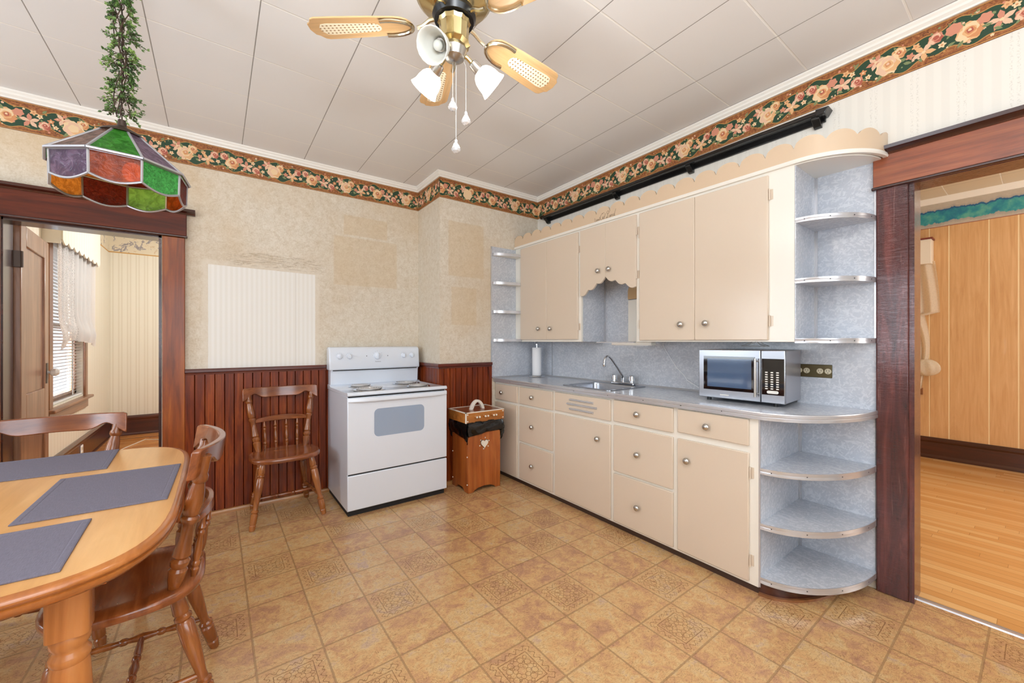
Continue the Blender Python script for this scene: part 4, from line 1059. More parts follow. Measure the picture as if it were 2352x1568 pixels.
for i, (x, z) in enumerate(prof):
    u = i / n; s = 1 - abs(2 * u - 1) ** 6; yb = YFR - .006 - .026 * s
    vs += [(x, YFR + .002, .852), (x, yb + .004, .852), (x, yb, .846), (x, yb, z + .004), (x, yb + .005, z), (x, YFR + .002, z - .012 * s)]
fs = [(i * 6 + k, i * 6 + (k + 1) % 6, i * 6 + 6 + (k + 1) % 6, i * 6 + 6 + k) for i in range(n) for k in range(6)] + [tuple(range(6)), tuple(range(n * 6, n * 6 + 6))]
MB().add(vs, fs).build('handle', M_enamel, d, world=True, ang=40)
W = rrect(.940, 1.336, .555, .762, .035, 6)
MB().prism(W, 'y', YFR - .0012, YFR + .004).build('window', M_ovenglass, d, world=True)
W2 = rrect(.932, 1.344, .547, .770, .04, 6); mb = MB(); k = len(W)
mb.add([(x, YFR - .0018, z) for x, z in W] + [(x, YFR - .0018, z) for x, z in W2] + [(x, YFR + .002, z) for x, z in W2] + [(x, YFR - .0005, z) for x, z in W], [(a * k + i, a * k + (i + 1) % k, ((a + 1) % 4) * k + (i + 1) % k, ((a + 1) % 4) * k + i) for a in range(4) for i in range(k)])
mb.build('window_rim', M_enamel, d, world=True, ang=60)
MB().box(X0, X1, YFR, YFR + .024, .045, .296).build('storage_drawer', M_enamel, t, world=True, bevel=.006)
MB().box(X0 + .01, X1 - .01, YFR + .012, YFR + .03, .29, .31).build('drawer_gap', M_dark, t, world=True)
# back guard
mb = MB().prism([(3.515, .898), (3.508, 1.0), (3.500, 1.030), (YBK, 1.030), (YBK, .898)], 'x', X0 + .006, X1 - .02)
mb.build('back_guard', M_enamel, t, world=True, bevel=.004)
P = [(3.490, 1.020), (3.484, 1.035), (3.500, 1.19), (3.512, 1.208), (3.535, 1.214), (YBK, 1.214), (YBK, 1.02)]
cp = MB().prism(P, 'x', X0 - .008, X1 - .012).build('control_panel', M_enamel, t, world=True, bevel=.012, seg=3)
MB().box(X0 + .02, X1 - .04, 3.492, 3.50, 1.016, 1.024).build('shadow_gap', M_dark, t, world=True)
def zy(z): return 3.484 + (z - 1.035) * .103
for (x, r) in ((.824, .0215), (.902, .0215), (1.137, .031), (1.374, .0215), (1.452, .0215)):
    z = 1.135; y = zy(z) + .001
    kb = MB().lathe([(0, r * 1.15), (.12, r * 1.15), (.2, r), (.85, r * .88), (1, r * .7)], (x, y, z), (x, y - .024, z - .002), 24).build('knob', M_enamel, t, world=True)
    MB().box(x - .004, x + .004, y - .034, y - .018, z - r * .82, z + r * .82).build('grip', M_enamel, kb, world=True, bevel=.003)
    tk = MB()
    for i in range(9):
        a = rad(-20 + 27.5 * i); q = r * 1.4; tk.box(x + q * math.cos(a) - .0012, x + q * math.cos(a) + .0012, zy(z) - .0012, zy(z) + .004, z + q * math.sin(a) - .0012, z + q * math.sin(a) + .0012)
    tk.build('dial_marks', plain('pale_grey_print', (168, 172, 178), .6) if 'pale_grey_print' not in bpy.data.materials else bpy.data.materials['pale_grey_print'], cp, world=True)
for x in (1.045, 1.228): MB().lathe([(0, .004), (1, .003)], (x, zy(1.135) + .001, 1.135), (x, zy(1.135) - .003, 1.135), 10).build('indicator_light', M_dark, cp, world=True)
mb = MB()
for i, h in enumerate((.011, .007, .008, .007, .010, .007, .007, .008, .007)): mb.box(1.117 + i * .0055, 1.1205 + i * .0055, zy(1.085) - .001, zy(1.085) + .003, 1.081, 1.081 + h)
mb.build('maker_lettering', bpy.data.materials['pale_grey_print'], cp, world=True)
for (x, y, r) in ((.945, 3.095, .098), (.955, 3.36, .078), (1.345, 3.095, .080), (1.345, 3.36, .098)):
    b = MB().lathe([(0, r * 1.12), (.5, r * 1.2), (1, r * 1.16)], (x, y, .889), (x, y, .896), 28).build('burner', M_chrome, t, world=True)
    pts = []
    for i in range(110):
        a = i / 110 * 2 * PI * 4.2; q = r * (1 - .78 * i / 110); pts.append((x + q * math.cos(a), y + q * math.sin(a), .902))
    MB().tube(pts, .0055, 7).build('coil', M_coil, b, world=True)

# ------------------------------------------------------------------ wooden bin
t = thing('waste_bin', 'orange pine kitchen waste bin with galleried lid and cream heart', 'bin', (1.836, 2.99, 0))
bx0, bx1, by0, by1 = 1.674, 1.998, 2.85, 3.125
P = [(bx0, 0), (bx0 + .05, 0), (bx0 + .065, .016), (bx0 + .10, .030), (bx0 + .162, .036), (bx1 - .10, .030), (bx1 - .065, .016), (bx1 - .05, 0), (bx1, 0), (bx1, .575), (bx0, .575)]
mb = MB().prism(P, 'y', by0, by0 + .018).prism(P, 'y', by1 - .018, by1)
Q = [(by0 + .018, 0), (by0 + .06, 0), (by0 + .10, .03), (by1 - .10, .03), (by1 - .06, 0), (by1 - .018, 0), (by1 - .018, .575), (by0 + .018, .575)]
mb.prism(Q, 'x', bx0, bx0 + .018).prism(Q, 'x', bx1 - .018, bx1).box(bx0 + .018, bx1 - .018, by0 + .018, by1 - .018, .04, .055)
bd = mb.build('body', M_binz, t, world=True, bevel=.003)
hp = []
for i in range(40):
    a = 2 * PI * i / 40; X = 16 * math.sin(a) ** 3; Y = 13 * math.cos(a) - 5 * math.cos(2 * a) - 2 * math.cos(3 * a) - math.cos(4 * a); hp.append((1.832 + X * .0022, .395 + Y * .0024))
MB().prism([(1.832 + (x - 1.832) * 1.13, .395 + (z - .395) * 1.13) for x, z in hp], 'y', by0 - .002, by0 + .001).build('heart_outline', M_toe, bd, world=True)
MB().prism(hp, 'y', by0 - .008, by0 + .001).build('heart', M_offwhite, bd, world=True, bevel=.003)
mb = MB()
for i in range(6):
    a = rad(60 * i + 20); mb.sphere((1.832 + .049 * math.cos(a), by0 - .002, .397 + .047 * math.sin(a)), .0055, 8, 5)
mb.build('heart_buttons', M_offwhite, bd, world=True)
mb = MB()
for z in (.07, .30, .52): mb.sphere((bx0 - .001, by0 + .012, z), .006, 8, 5).sphere((bx0 - .001, by1 - .012, z), .006, 8, 5)
mb.build('screw_caps', M_offwhite, bd, world=True)
lx0, lx1, ly0, ly1, lz0, lz1 = 1.644, 2.030, 2.838, 3.142, .585, .672
lid = MB().box(lx0, lx1, ly0, ly1, lz0, lz1 - .004).build('lid', M_binx, t, world=True, bevel=.002)
MB().box(lx0 + .012, lx1 - .012, ly0 + .012, ly1 - .012, lz1 - .006, lz1 - .002).build('lid_top', M_bintop, lid, world=True)
e = .007
mb = MB().box(lx0 - .001, lx1 + .001, ly0 - .001, ly0 + .011, lz1 - .006, lz1 + .001).box(lx0 - .001, lx1 + .001, ly1 - .011, ly1 + .001, lz1 - .006, lz1 + .001).box(lx0 - .001, lx0 + .011, ly0, ly1, lz1 - .006, lz1 + .001).box(lx1 - .011, lx1 + .001, ly0, ly1, lz1 - .006, lz1 + .001).box(lx0 - .001, lx0 + .009, ly0 - .001, ly0 + .009, lz0, lz1)
mb.build('white_edging', M_offwhite, lid, world=True)
hpth = [(1.765 + .145 * i / 14, 0, lz1 - .004 + .084 * math.sin(PI * i / 14) ** .62) for i in range(15)]
vs = []; inner = [(1.837 + (x - 1.837) * .66, z - .022 if 0 < i < 14 else z) for i, (x, _, z) in enumerate(hpth)]
inner = [(x, max(z, lz1 - .004)) for x, z in inner]
for (x, _, z), (xi, zi) in zip(hpth, inner): vs += [(x, 2.962, z), (xi, 2.962, zi), (xi, 2.994, zi), (x, 2.994, z)]
fs = [(i * 4 + k, i * 4 + (k + 1) % 4, i * 4 + 4 + (k + 1) % 4, i * 4 + 4 + k) for i in range(14) for k in range(4)] + [(0, 1, 2, 3), (56, 57, 58, 59)]
MB().add(vs, fs).build('handle', M_offwhite, lid, world=True, bevel=.003)
for i in range(6):
    x = 1.725 + i * .042 + (.012 if i % 2 == 0 else -.004)
    pg = MB().lathe([(0, .012), (.2, .011), (.35, .006), (.6, .007), (.75, .013), (.9, .011), (1, .004)], (x, ly0 + .002, .634), (x, ly0 - .026, .632), 12).build('peg', M_binx, lid, world=True)
    MB().sphere((x, ly0 - .027, .632), .0085, 10, 6).build('peg_button', M_offwhite, lid, world=True)
mb = MB()
for z in (.6, .655):
    for x in (lx0 + .018, lx1 - .014): mb.sphere((x, ly0 - .001, z), .006, 8, 5)
mb.build('screw_caps', M_offwhite, lid, world=True)
def bagp(u, v):
    a = 2 * PI * u; rr = rrect(bx0 - .004, bx1 + .004, by0 - .004, by1 + .004, .012, 3); n = len(rr)
    f = u * n; i = int(f) % n; w = f - int(f); x = rr[i][0] * (1 - w) + rr[(i + 1) % n][0] * w; y = rr[i][1] * (1 - w) + rr[(i + 1) % n][1] * w
    cx_, cy_ = (bx0 + bx1) / 2, (by0 + by1) / 2
    low = .455 + .032 * math.sin(a * 3 + 1.0) + .018 * math.sin(a * 7)
    z = .592 - (.592 - low) * v
    bul = .006 + .016 * math.sin(PI * v) * (1 + .5 * math.sin(a * 13 + v * 5)) + .005 * math.sin(a * 29 + v * 11) + .004 * math.sin(a * 47 - v * 7)
    L_ = math.hypot(x - cx_, y - cy_); return (x + (x - cx_) / L_ * bul, y + (y - cy_) / L_ * bul, z)
bg = MB().grid(bagp, 160, 10, closed_u=True).build('bin_bag', M_bag, solid=False, ang=70)
so = bg.modifiers.new('solid', 'SOLIDIFY'); so.thickness = .001
tag(bg, 'shiny black bag gathered round the rim of the wooden bin', 'bag')

# ------------------------------------------------------------------ microwave, towel, outlet
FL = Vector((2.362, 1.262, 0)); FR = Vector((2.392, .813, 0)); ux = (FR - FL).normalized(); uy = Vector((-ux.y, ux.x, 0))
MW = (FR - FL).length; MD = .293; mz0, mz1 = .928, 1.212
t = thing('microwave_oven', 'stainless steel microwave oven standing on the right end of the counter', 'microwave', (FL.x, FL.y, ZT), rot=math.atan2(ux.y, ux.x))
z0, z1 = mz0 - ZT, mz1 - ZT
MB().box(.002, MW - .002, .018, MD, z0, z1).build('body', plain('grey_appliance_shell', (176, 176, 182), .3, metal=.6), t, bevel=.005)
dw = MW * .745
dr = MB().box(0, dw - .001, 0, .018, z0, z1).build('door', M_steel, t, bevel=.004)
wn = MB().box(.030, dw - .028, -.0015, .004, z0 + .048, z1 - .038).build('window', M_blackglass, dr)
MB().box(.052, dw - .045, -.0022, -.0012, z0 + .066, z1 - .052).build('window_mesh', plain('blue_grey_mesh_glass', (70, 92, 122), .08, spec=.6, coat=.6), dr)
hd = MB().lathe([(0, .007), (1, .007)], (dw - .018, -.030, z0 + .03), (dw - .018, -.030, z1 - .045), 12)
for z in (z0 + .045, z1 - .06): hd.lathe([(0, .005), (1, .005)], (dw - .018, -.030, z), (dw - .018, .001, z), 8)
hd.build('handle', M_chrome2, dr)
mb = MB()
for i in range(8): mb.box(dw * .37 + i * .0062, dw * .37 + i * .0062 + .0042, -.0007, .001, z0 + .018, z0 + .0245)
mb.build('maker_lettering', M_white, dr)
cp = MB().box(dw + .001, MW, 0, .018, z0, z1).build('control_panel', M_steel, t, bevel=.004)
bgx = MB().box(dw + .006, MW - .005, -.0012, .002, z0 + .045, z1 - .045).build('key_panel', M_blackglass, cp)
mb = MB()
for r_ in range(8):
    for c_ in range(3):
        mb.box(dw + .022 + c_ * .026, dw + .034 + c_ * .026, -.0018, -.001, z0 + .075 + r_ * .0125, z0 + .081 + r_ * .0125)
mb.build('key_lettering', M_white, cp)
MB().prism(rrect(dw + .03, MW - .03, z0 + .052, z0 + .068, .0075, 4), 'y', -.002, -.001).build('start_key', M_white, cp)
for (x, y) in ((.05, .03), (MW - .05, .03), (.05, MD - .03), (MW - .05, MD - .03)): MB().lathe([(0, .012), (1, .013)], (x, y, 0.0005), (x, y, z0 + .001), 10).build('foot', M_black, t)
# paper towel
t = thing('paper_towel_holder', 'chrome upright paper towel holder in the corner of the counter', 'holder', (2.56, 3.02, ZT))
MB().lathe([(0, .078), (.3, .08), (.8, .076), (1, .03)], (0, 0, 0.0005), (0, 0, .014), 28).build('base', M_chrome, t)
MB().lathe([(0, .007), (.93, .007), (.94, .012), (.98, .012), (1, .006)], (0, 0, .012), (0, 0, .332), 12).build('rod', M_chrome, t)
MB().tube([(-.03, .0, .345), (-.02, 0, .33), (0, 0, .322)], .004, 8).build('hook', M_chrome, t)
mb = MB(); k = 28
mb.add([(r_ * math.cos(2 * PI * i / k), r_ * math.sin(2 * PI * i / k), z) for (r_, z) in ((.046, 0), (.046, .275), (.016, .275), (.016, 0)) for i in range(k)], [(a * k + i, a * k + (i + 1) % k, ((a + 1) % 4) * k + (i + 1) % k, ((a + 1) % 4) * k + i) for a in range(4) for i in range(k)])
o = mb.build('paper_towel_roll', M_paper, ang=40); o.location = (2.56, 3.02, ZT + .0145); tag(o, 'white roll of paper towel on the chrome holder', 'paper towel')
# outlet
t = thing('wall_outlet', 'dark brass wall plate with ivory sockets behind the microwave', 'outlet', (XW - .007, .775, 1.095))
MB().box(XW - .011, XW - .0065, .692, .862, 1.060, 1.132).build('plate', M_plate, t, world=True, bevel=.003)
for y in (.728, .826):
    for dy in (-.018, .018):
        s = MB().lathe([(0, .0155), (1, .015)], (XW - .0105, y + dy, 1.096), (XW - .0135, y + dy, 1.096), 18).build('socket', M_ivory, t, world=True)
        mb = MB().box(XW - .0138, XW - .0130, y + dy - .007, y + dy - .005, 1.094, 1.104).box(XW - .0138, XW - .0130, y + dy + .005, y + dy + .007, 1.094, 1.104).box(XW - .0138, XW - .0130, y + dy - .002, y + dy + .002, 1.085, 1.089)
        mb.build('slots', M_dark, s, world=True)
o = MB().tube([(XW - .03, 1.70, 1.236), (XW - .012, 1.685, 1.19), (XW - .011, 1.64, 1.125), (XW - .011, 1.60, 1.07), (XW - .011, 1.545, 1.02), (XW - .011, 1.52, .985), (XW - .02, 1.40, .925), (XW - .02, 1.3, .914)], .0028, 6).build('light_cord', M_paper)
tag(o, 'thin white cord running from the strip light down the laminate behind the microwave', 'cord')
# wire rack end and small wire hooks under the large cabinet
t = thing('wire_hook', 'thin wire hook under the largest wall cabinet above the microwave', 'hook', (2.44, 1.0, 1.257))
mb = MB()
for dx in (0, .05): mb.tube([(2.46 + dx, 1.0, 1.258), (2.46 + dx, 1.03, 1.245), (2.46 + dx, 1.06, 1.2335), (2.46 + dx, .93, 1.2335), (2.46 + dx, .965, 1.245), (2.46 + dx, .975, 1.258)], .0016, 6)
mb.build('wire', M_chrome2, t, world=True)

# ------------------------------------------------------------------ dining chairs (local frame: front is -y)
LEG = [(0, .015), (.02, .018), (.16, .0235), (.18, .019), (.195, .0245), (.215, .0245), (.23, .019), (.25, .0245), (.40, .0245), (.52, .0205), (.66, .0145), (.70, .016), (.715, .023), (.735, .023), (.75, .017), (.765, .0225), (.90, .0205), (.915, .017), (.93, .0205), (1, .0155)]
POST = [(0, .015), (.03, .017), (.10, .0235), (.16, .026), (.18, .020), (.20, .026), (.23, .0265), (.25, .020), (.27, .0255), (.33, .0215), (.42, .017), (.50, .0175), (.52, .024), (.545, .0245), (.56, .0185), (.58, .0235), (.66, .0255), (.74, .022), (.80, .0165), (.82, .0225), (.85, .0225), (.87, .018), (.90, .019), (1, .0175)]
SPN = [(0, .007), (.06, .009), (.14, .0125), (.17, .009), (.20, .0125), (.24, .0125), (.27, .009), (.36, .0125), (.52, .0115), (.66, .0075), (.70, .0115), (.73, .0115), (.76, .0075), (.80, .0125), (.84, .009), (.90, .007), (1, .005)]
STR = [(0, .008), (.1, .010), (.25, .0125), (.32, .009), (.34, .013), (.37, .013), (.39, .009), (.5, .0145), (.61, .009), (.63, .013), (.66, .013), (.68, .009), (.75, .0125), (.9, .010), (1, .008)]
def seat_outline(o=0.0):
    P = []
    for i in range(48):
        a = 2 * PI * i / 48; c, s = math.cos(a), math.sin(a)
        e = .62
        x = .225 * math.copysign(abs(c) ** e, c); y = .195 * math.copysign(abs(s) ** e, s)
        x *= 1 - .10 * max(0, s); y -= .012 * (1 - abs(c)) * (1 if s < 0 else 0)
        L_ = math.hypot(x, y); P.append((x * (1 - o / L_), y * (1 - o / L_)))
    return P
def make_chair(label):
    t = thing('dining_chair', label, 'chair', group='chestnut turned dining chairs')
    O = seat_outline(); n = len(O); rings = []
    for (o, z) in ((.022, .415), (.004, .421), (0, .430), (0, .442), (.006, .449), (.02, .452)): rings.append([(x, y, z) for x, y in seat_outline(o)])
    vs = [q for r_ in rings for q in r_]; fs = [(k * n + i, k * n + (i + 1) % n, (k + 1) * n + (i + 1) % n, (k + 1) * n + i) for k in range(5) for i in range(n)]
    for s, dz in ((.75, -.004), (.5, -.009), (.25, -.010)):
        b = len(vs); P = seat_outline(.02); vs += [(x * s, y * s, .452 + dz) for x, y in P]
        fs += [(b - n + i, b - n + (i + 1) % n, b + (i + 1) % n, b + i) for i in range(n)]
    fs += [tuple(range(n))[::-1], tuple(range(len(vs) - n, len(vs)))]
    MB().add(vs, fs).build('seat', M_chairx, t, ang=45)
    for sx in (-1, 1):
        MB().lathe(LEG, (sx * .150, -.125, .425), (sx * .222, -.205, .0008), 18).build('leg', M_chairz, t)
        MB().lathe(LEG, (sx * .130, .115, .425), (sx * .185, .222, .0008), 18).build('leg', M_chairz, t)
        MB().lathe(POST, (sx * .155, .112, .440), (sx * .220, .198, .888), 18).build('back_post', M_chairz, t)
        MB().lathe(STR, (sx * .200, -.180, .135), (sx * .167, .187, .140), 12).build('stretcher', M_chairz, t)
    MB().lathe(STR, (-.184, 0, .137), (.184, 0, .137), 14).build('stretcher', M_chairx, t)
    def bow(x, hw): return .072 * (1 - (x / hw) ** 2)
    def crest(u, v, s):
        x = -.25 + .5 * u; ax = abs(x) / .25
        zb = .832 + .034 * (math.exp(-((ax - .70) / .16) ** 2)) + .004 * math.cos(ax * 3) - .012 * max(0, ax - .86) / .14
        zt = .913 - .004 * (1 - ax) ** 2 - .006 * (1 if ax > .985 else 0)
        z = zb + (zt - zb) * v; y = .160 + bow(x, .25) + (z - .83) * .16
        return (x, y + (-.011 if s == 0 else .013), z)
    MB().slab(crest, 40, 6).build('crest_rail', M_chairx, t, bevel=.004, ang=50)
    def midr(u, v, s):
        x = -.192 + .384 * u; ax = abs(x) / .192
        zb = .652; zt = .676 + .016 * (1 - ax ** 2) - .010 * max(0, ax - .8) / .2
        z = zb + (zt - zb) * v; y = .150 + bow(x, .2) * .85
        return (x, y + (-.009 if s == 0 else .009), z)
    MB().slab(midr, 28, 3).build('mid_rail', M_chairx, t, bevel=.003, ang=50)
    for x in (-.112, -.038, .038, .112):
        MB().lathe(SPN, (x * .96, .142 + bow(x, .2) * .40, .446), (x, .150 + bow(x, .2) * .85, .656), 12).build('spindle', M_chairz, t)
    return t
ch = make_chair('chestnut turned dining chair standing alone against the beadboard left of the stove')
ch.location = (.411, 3.355, 0); ch.rotation_euler = (0, 0, rad(.8))
dup(ch, (-.224, 1.868, 0), rad(-90), 'chestnut turned dining chair nearest the camera pushed under the rounded table side')
dup(ch, (-.60, 2.535, 0), rad(0), 'chestnut turned dining chair at the far end of the table in front of the doorway')

# ------------------------------------------------------------------ table and place mats
TZ = .745; TCX, TCY, THX, THY = -.615, 1.94, .528, .71
def tab(o=0.0, n=64):
    P = []
    for i in range(n):
        a = 2 * PI * i / n; c, s = math.cos(a), math.sin(a); e = .42
        P.append((TCX + (THX - o) * math.copysign(abs(c) ** e, c), TCY + (THY - o) * math.copysign(abs(s) ** e, s)))
    return P
t = thing('dining_table', 'honey maple dining table with rounded corners and turned legs', 'table', (TCX, TCY, 0))
n = 64; rings = [(.05, TZ - .001), (.045, TZ)]
P = tab(.0195); mb = MB().prism(P, 'z', TZ - .018, TZ); top = mb.build('tabletop', M_tablet, t, world=True, smooth=False)
rg = [(.020, TZ - .0165), (.020, TZ + .0003), (.014, TZ), (.006, TZ - .003), (.001, TZ - .008), (0, TZ - .013), (.003, TZ - .018), (.0065, TZ - .019), (.0065, TZ - .0215), (.002, TZ - .024), (.003, TZ - .031), (.010, TZ - .039), (.016, TZ - .046), (.06, TZ - .047)]
vs = [(x, y, z) for (o, z) in rg for (x, y) in tab(o)]; k = len(rg)
fs = [(a * n + i, a * n + (i + 1) % n, ((a + 1) % k) * n + (i + 1) % n, ((a + 1) % k) * n + i) for a in range(k) for i in range(n)]
MB().add(vs, fs).build('moulded_edge', M_tablee, t, world=True, ang=50)
mb = MB()
for x0, x1, y0, y1 in ((TCX - .40, TCX + .40, TCY - .56, TCY - .54), (TCX - .40, TCX + .40, TCY + .54, TCY + .56), (TCX - .40, TCX - .38, TCY - .54, TCY + .54), (TCX + .38, TCX + .40, TCY - .54, TCY + .54)): mb.box(x0, x1, y0, y1, TZ - .08, TZ - .02)
mb.build('apron', M_tablee, t, world=True)
TK = .72
TL = [(0, .044), (.02, .050), (.045, .050), (.06, .042), (.075, .042), (.09, .0505), (.11, .0505), (.125, .044), (.145, .048), (.25, .053), (.36, .053), (.40, .048), (.415, .054), (.44, .054), (.455, .047), (.47, .053), (.50, .053), (.52, .045), (.60, .040), (.78, .033), (.82, .038), (.85, .040), (.87, .034), (.95, .030), (1, .024)]
for sx in (-1, 1):
    for sy in (-1, 1):
        x, y = TCX + sx * .338, TCY + sy * .555
        lg = MB().lathe([(a_, b_ * TK) for a_, b_ in TL], (x, y, .575), (x, y, .0008), 26)
        lg.prism(rrect(x - .037, x + .037, y - .037, y + .037, .013, 3), 'z', .572, TZ - .02)
        lg.build('leg', M_tableleg, t, world=True, ang=40)
def mat(label, pts):
    c = Vector((sum(p_[0] for p_ in pts) / 4, sum(p_[1] for p_ in pts) / 4, TZ + .0008))
    L_ = [(x - c.x, y - c.y) for x, y in pts]
    def fn(o, z): return [(x - math.copysign(o, x), y - math.copysign(o, y), z) for x, y in L_]
    rs = [fn(0, 0), fn(0, .003), fn(.003, .0042), fn(.014, .0042), fn(.017, .003), fn(.020, .0034)]
    vs = [q for r_ in rs for q in r_]; fs = [(k * 4 + i, k * 4 + (i + 1) % 4, k * 4 + 4 + (i + 1) % 4, k * 4 + 4 + i) for k in range(5) for i in range(4)] + [(20, 21, 22, 23), (3, 2, 1, 0)]
    o = MB().add(vs, fs).build('placemat', M_mat, smooth=False); o.location = c
    tag(o, label, 'placemat', 'slate cloth placemats on the table'); return o
mat('slate cloth placemat at the far end of the table nearest the doorway', [(-.872, 2.300), (-.352, 2.268), (-.366, 2.632), (-.886, 2.640)])
mat('slate cloth placemat along the rounded table side with the tucked chair', [(-.462, 1.722), (-.126, 1.714), (-.116, 2.166), (-.462, 2.188)])
mat('slate cloth placemat at the near end of the table nearest the camera', [(-.775, 1.330), (-.278, 1.315), (-.287, 1.650), (-.785, 1.670)])

# ------------------------------------------------------------------ ceiling fan
M_nickelbrass = plain('pale_antique_brass', (204, 194, 170), .22, metal=1.0)
FC = Vector((.686, 1.266, 0)); ZBL = 2.40
t = thing('ceiling_fan', 'brass five-blade ceiling fan with cane inset oak blades and glass shades', 'ceiling fan', (FC.x, FC.y, ZBL))
zt = zc(FC.x, FC.y) + CZ - ZBL
MB().lathe([(0, .07), (.15, .068), (.6, .05), (1, .02)], (0, 0, zt + .004), (0, 0, zt - .055), 28).build('canopy', M_brass, t)
MB().lathe([(0, .012), (1, .012)], (0, 0, zt - .05), (0, 0, .20), 14).build('down_rod', M_brass, t)
MB().lathe([(0, .025), (.06, .06), (.15, .085), (.4, .125), (.55, .138), (.7, .136), (.8, .120), (.9, .085), (1, .07)], (0, 0, .21), (0, 0, .035), 40).build('motor_housing', M_brass, t, ang=50)
MB().lathe([(0, .074), (.5, .078), (1, .07)], (0, 0, .036), (0, 0, .004), 32).build('flywheel', M_black, t)
MB().lathe([(0, .05), (.08, .056), (.2, .05), (.8, .046), (.9, .054), (1, .04)], (0, 0, .006), (0, 0, -.085), 24, flut=.07).build('switch_housing', M_brass, t, ang=20)
MB().lathe([(0, .038), (.3, .046), (.8, .036), (1, .014)], (0, 0, -.084), (0, 0, -.135), 24).build('light_hub', M_chrome2, t)
for k, ang in enumerate((6.05, 73.1, 140.5, 215.5, 291.0)):
    a = rad(ang); M = Matrix.Rotation(a, 4, 'Z') @ Matrix.Rotation(rad(-11), 4, 'X')
    O = []
    w0, w1 = .052, .066
    for i in range(9): q = rad(90 + 180 * i / 8); O.append((.205 + .055 * math.cos(q), w0 * math.sin(q)))
    O += [(.30, -.060), (.42, -.065), (.485, -w1), (.50, -.060), (.512, -.040), (.524, -.032), (.530, 0), (.524, .032), (.512, .040), (.50, .060), (.485, w1), (.42, .065), (.30, .060)]
    b = MB().prism(O, 'z', -.003, .003).build('blade', M_blade, t, bevel=.0015); b.matrix_local = M
    cn = []
    for i in range(9): q = rad(90 + 180 * i / 8); cn.append((.290 + .024 * math.cos(q), .024 * math.sin(q)))
    cn += [(.455, -.034), (.478, -.030), (.490, -.012), (.490, .012), (.478, .030), (.455, .034)]
    MB().prism(cn, 'z', -.0042, .0042).build('cane_panel', M_cane, b)
    mb = MB().tube([(.06, 0, .018), (.09, 0, .012), (.115, 0, -.004), (.135, 0, -.010)], [.009, .008, .007, .007], 8)
    ar = [(.235 - .085 * math.cos(rad(q)), .046 * math.sin(rad(q)), -.0075) for q in range(-105, 106, 15)]
    mb.tube(ar, .0068, 8)
    ao = mb.build('blade_arm', M_nickelbrass, b)
def shade(ang, lit):
    a = rad(ang); d = Vector((math.cos(a) * .80, math.sin(a) * .80, -.60)).normalized()
    p0 = Vector((math.cos(a) * .03, math.sin(a) * .03, -.105)); p1 = p0 + Vector((math.cos(a) * .018, math.sin(a) * .018, -.004)); p2 = p1 + d * .024
    ar = MB().tube([p0, p1, p2], .008, 10).build('shade_arm', M_brass, t)
    MB().lathe([(0, .008), (.1, .015), (.3, .017), (1, .019)], p2 - d * .004, p2 + d * .044, 20, flut=.05).build('socket_cup', M_chrome2, ar)
    q0 = p2 + d * .036
    prof = [(0, .019), (.10, .029), (.28, .037), (.5, .041), (.75, .043), (.92, .048), (1, .051)]
    o = MB().lathe(prof, q0, q0 + d * .074, 36, capped=False, flut=.02).build('glass_shade', M_lit if lit else M_unlit, t, ang=70)
    so = o.modifiers.new('solid', 'SOLIDIFY'); so.thickness = .003; so.offset = -1
    bc = q0 + d * .026
    MB().sphere(bc, .016, 14, 8).build('bulb', M_bulb if lit else M_unlit, o)
    return Vector((FC.x, FC.y, ZBL)) + q0 + d * .066, d
shade(214, False); LAMPS = [shade(110, True), shade(-12, True)]
for (x, y, z) in ((.010, .030, 2.115), (.045, -.005, 2.060), (.018, .02, 1.960)):
    c = MB().tube([(x * .6, y * .6, -.11), (x, y, -.14), (x, y, z - ZBL + .035)], .0016, 6).build('pull_chain', M_chrome2, t)
    mb = MB().lathe([(0, .004), (.12, .006), (.2, .005), (.45, .012), (.7, .0175), (.88, .014), (1, .004)], (x, y, z - ZBL + .036), (x, y, z - ZBL - .012), 10)
    mb.build('crystal_pull', M_crystal, c, smooth=False)

# ------------------------------------------------------------------ stained glass pendant with ivy
LC = Vector((-.283, 2.083, 1.904)); NG = 9
t = thing('pendant_lamp', 'nine-sided stained glass pendant lamp hanging over the table', 'lamp', LC)
tilt = Matrix.Rotation(0, 3, Vector((0, 0, 1)))
A0 = rad(-87.1)
def ring(ap, z, rot=0.0): 
    rv = ap / math.cos(PI / NG); return [Vector((rv * math.cos(A0 + rot + 2 * PI / NG * (k - .5)), rv * math.sin(A0 + rot + 2 * PI / NG * (k - .5)), z)) for k in range(NG)]
rA, rB = ring(.050, .136), ring(.190, 0)
uA, uB = ring(.181, -.003), ring(.179, -.0815)
crown = {0: G_green, 8: G_smoke, 1: G_purple, 2: G_green, 3: G_smoke, 4: G_dkred, 5: G_orange, 6: G_purple, 7: G_green}
upp = {0: G_amber, 8: G_purple, 1: G_bright, 2: G_dkred, 3: G_amber, 4: G_lime, 5: G_dkred, 6: G_orange, 7: G_smoke}
came = MB()
for k in range(NG):
    j = (k + 1) % NG
    MB().add([rA[k], rA[j], rB[j], rB[k]], [(0, 1, 2, 3)]).build('crown_pane', crown[k], t, solid=False)
    came.tube([rA[k], rB[k]], .0042, 6).tube([rB[k], rB[j]], .0050, 6)
    for (A, B, sag, mm, nm) in ((uA, uB, .022, upp, 'band_pane'),):
        bt = [B[k] + (B[j] - B[k]) * (i / 10) + Vector((0, 0, -sag * .8 * math.sin(PI * i / 10))) for i in range(11)]
        MB().add([A[k], A[j]] + bt[::-1], [tuple(range(13))]).build(nm, mm[k], t, solid=False)
        came.tube([A[k], B[k]], .0042, 6).tube(bt, .0042, 6).tube([A[k], A[j]], .0032, 6)
came.build('lead_came', M_came, t)
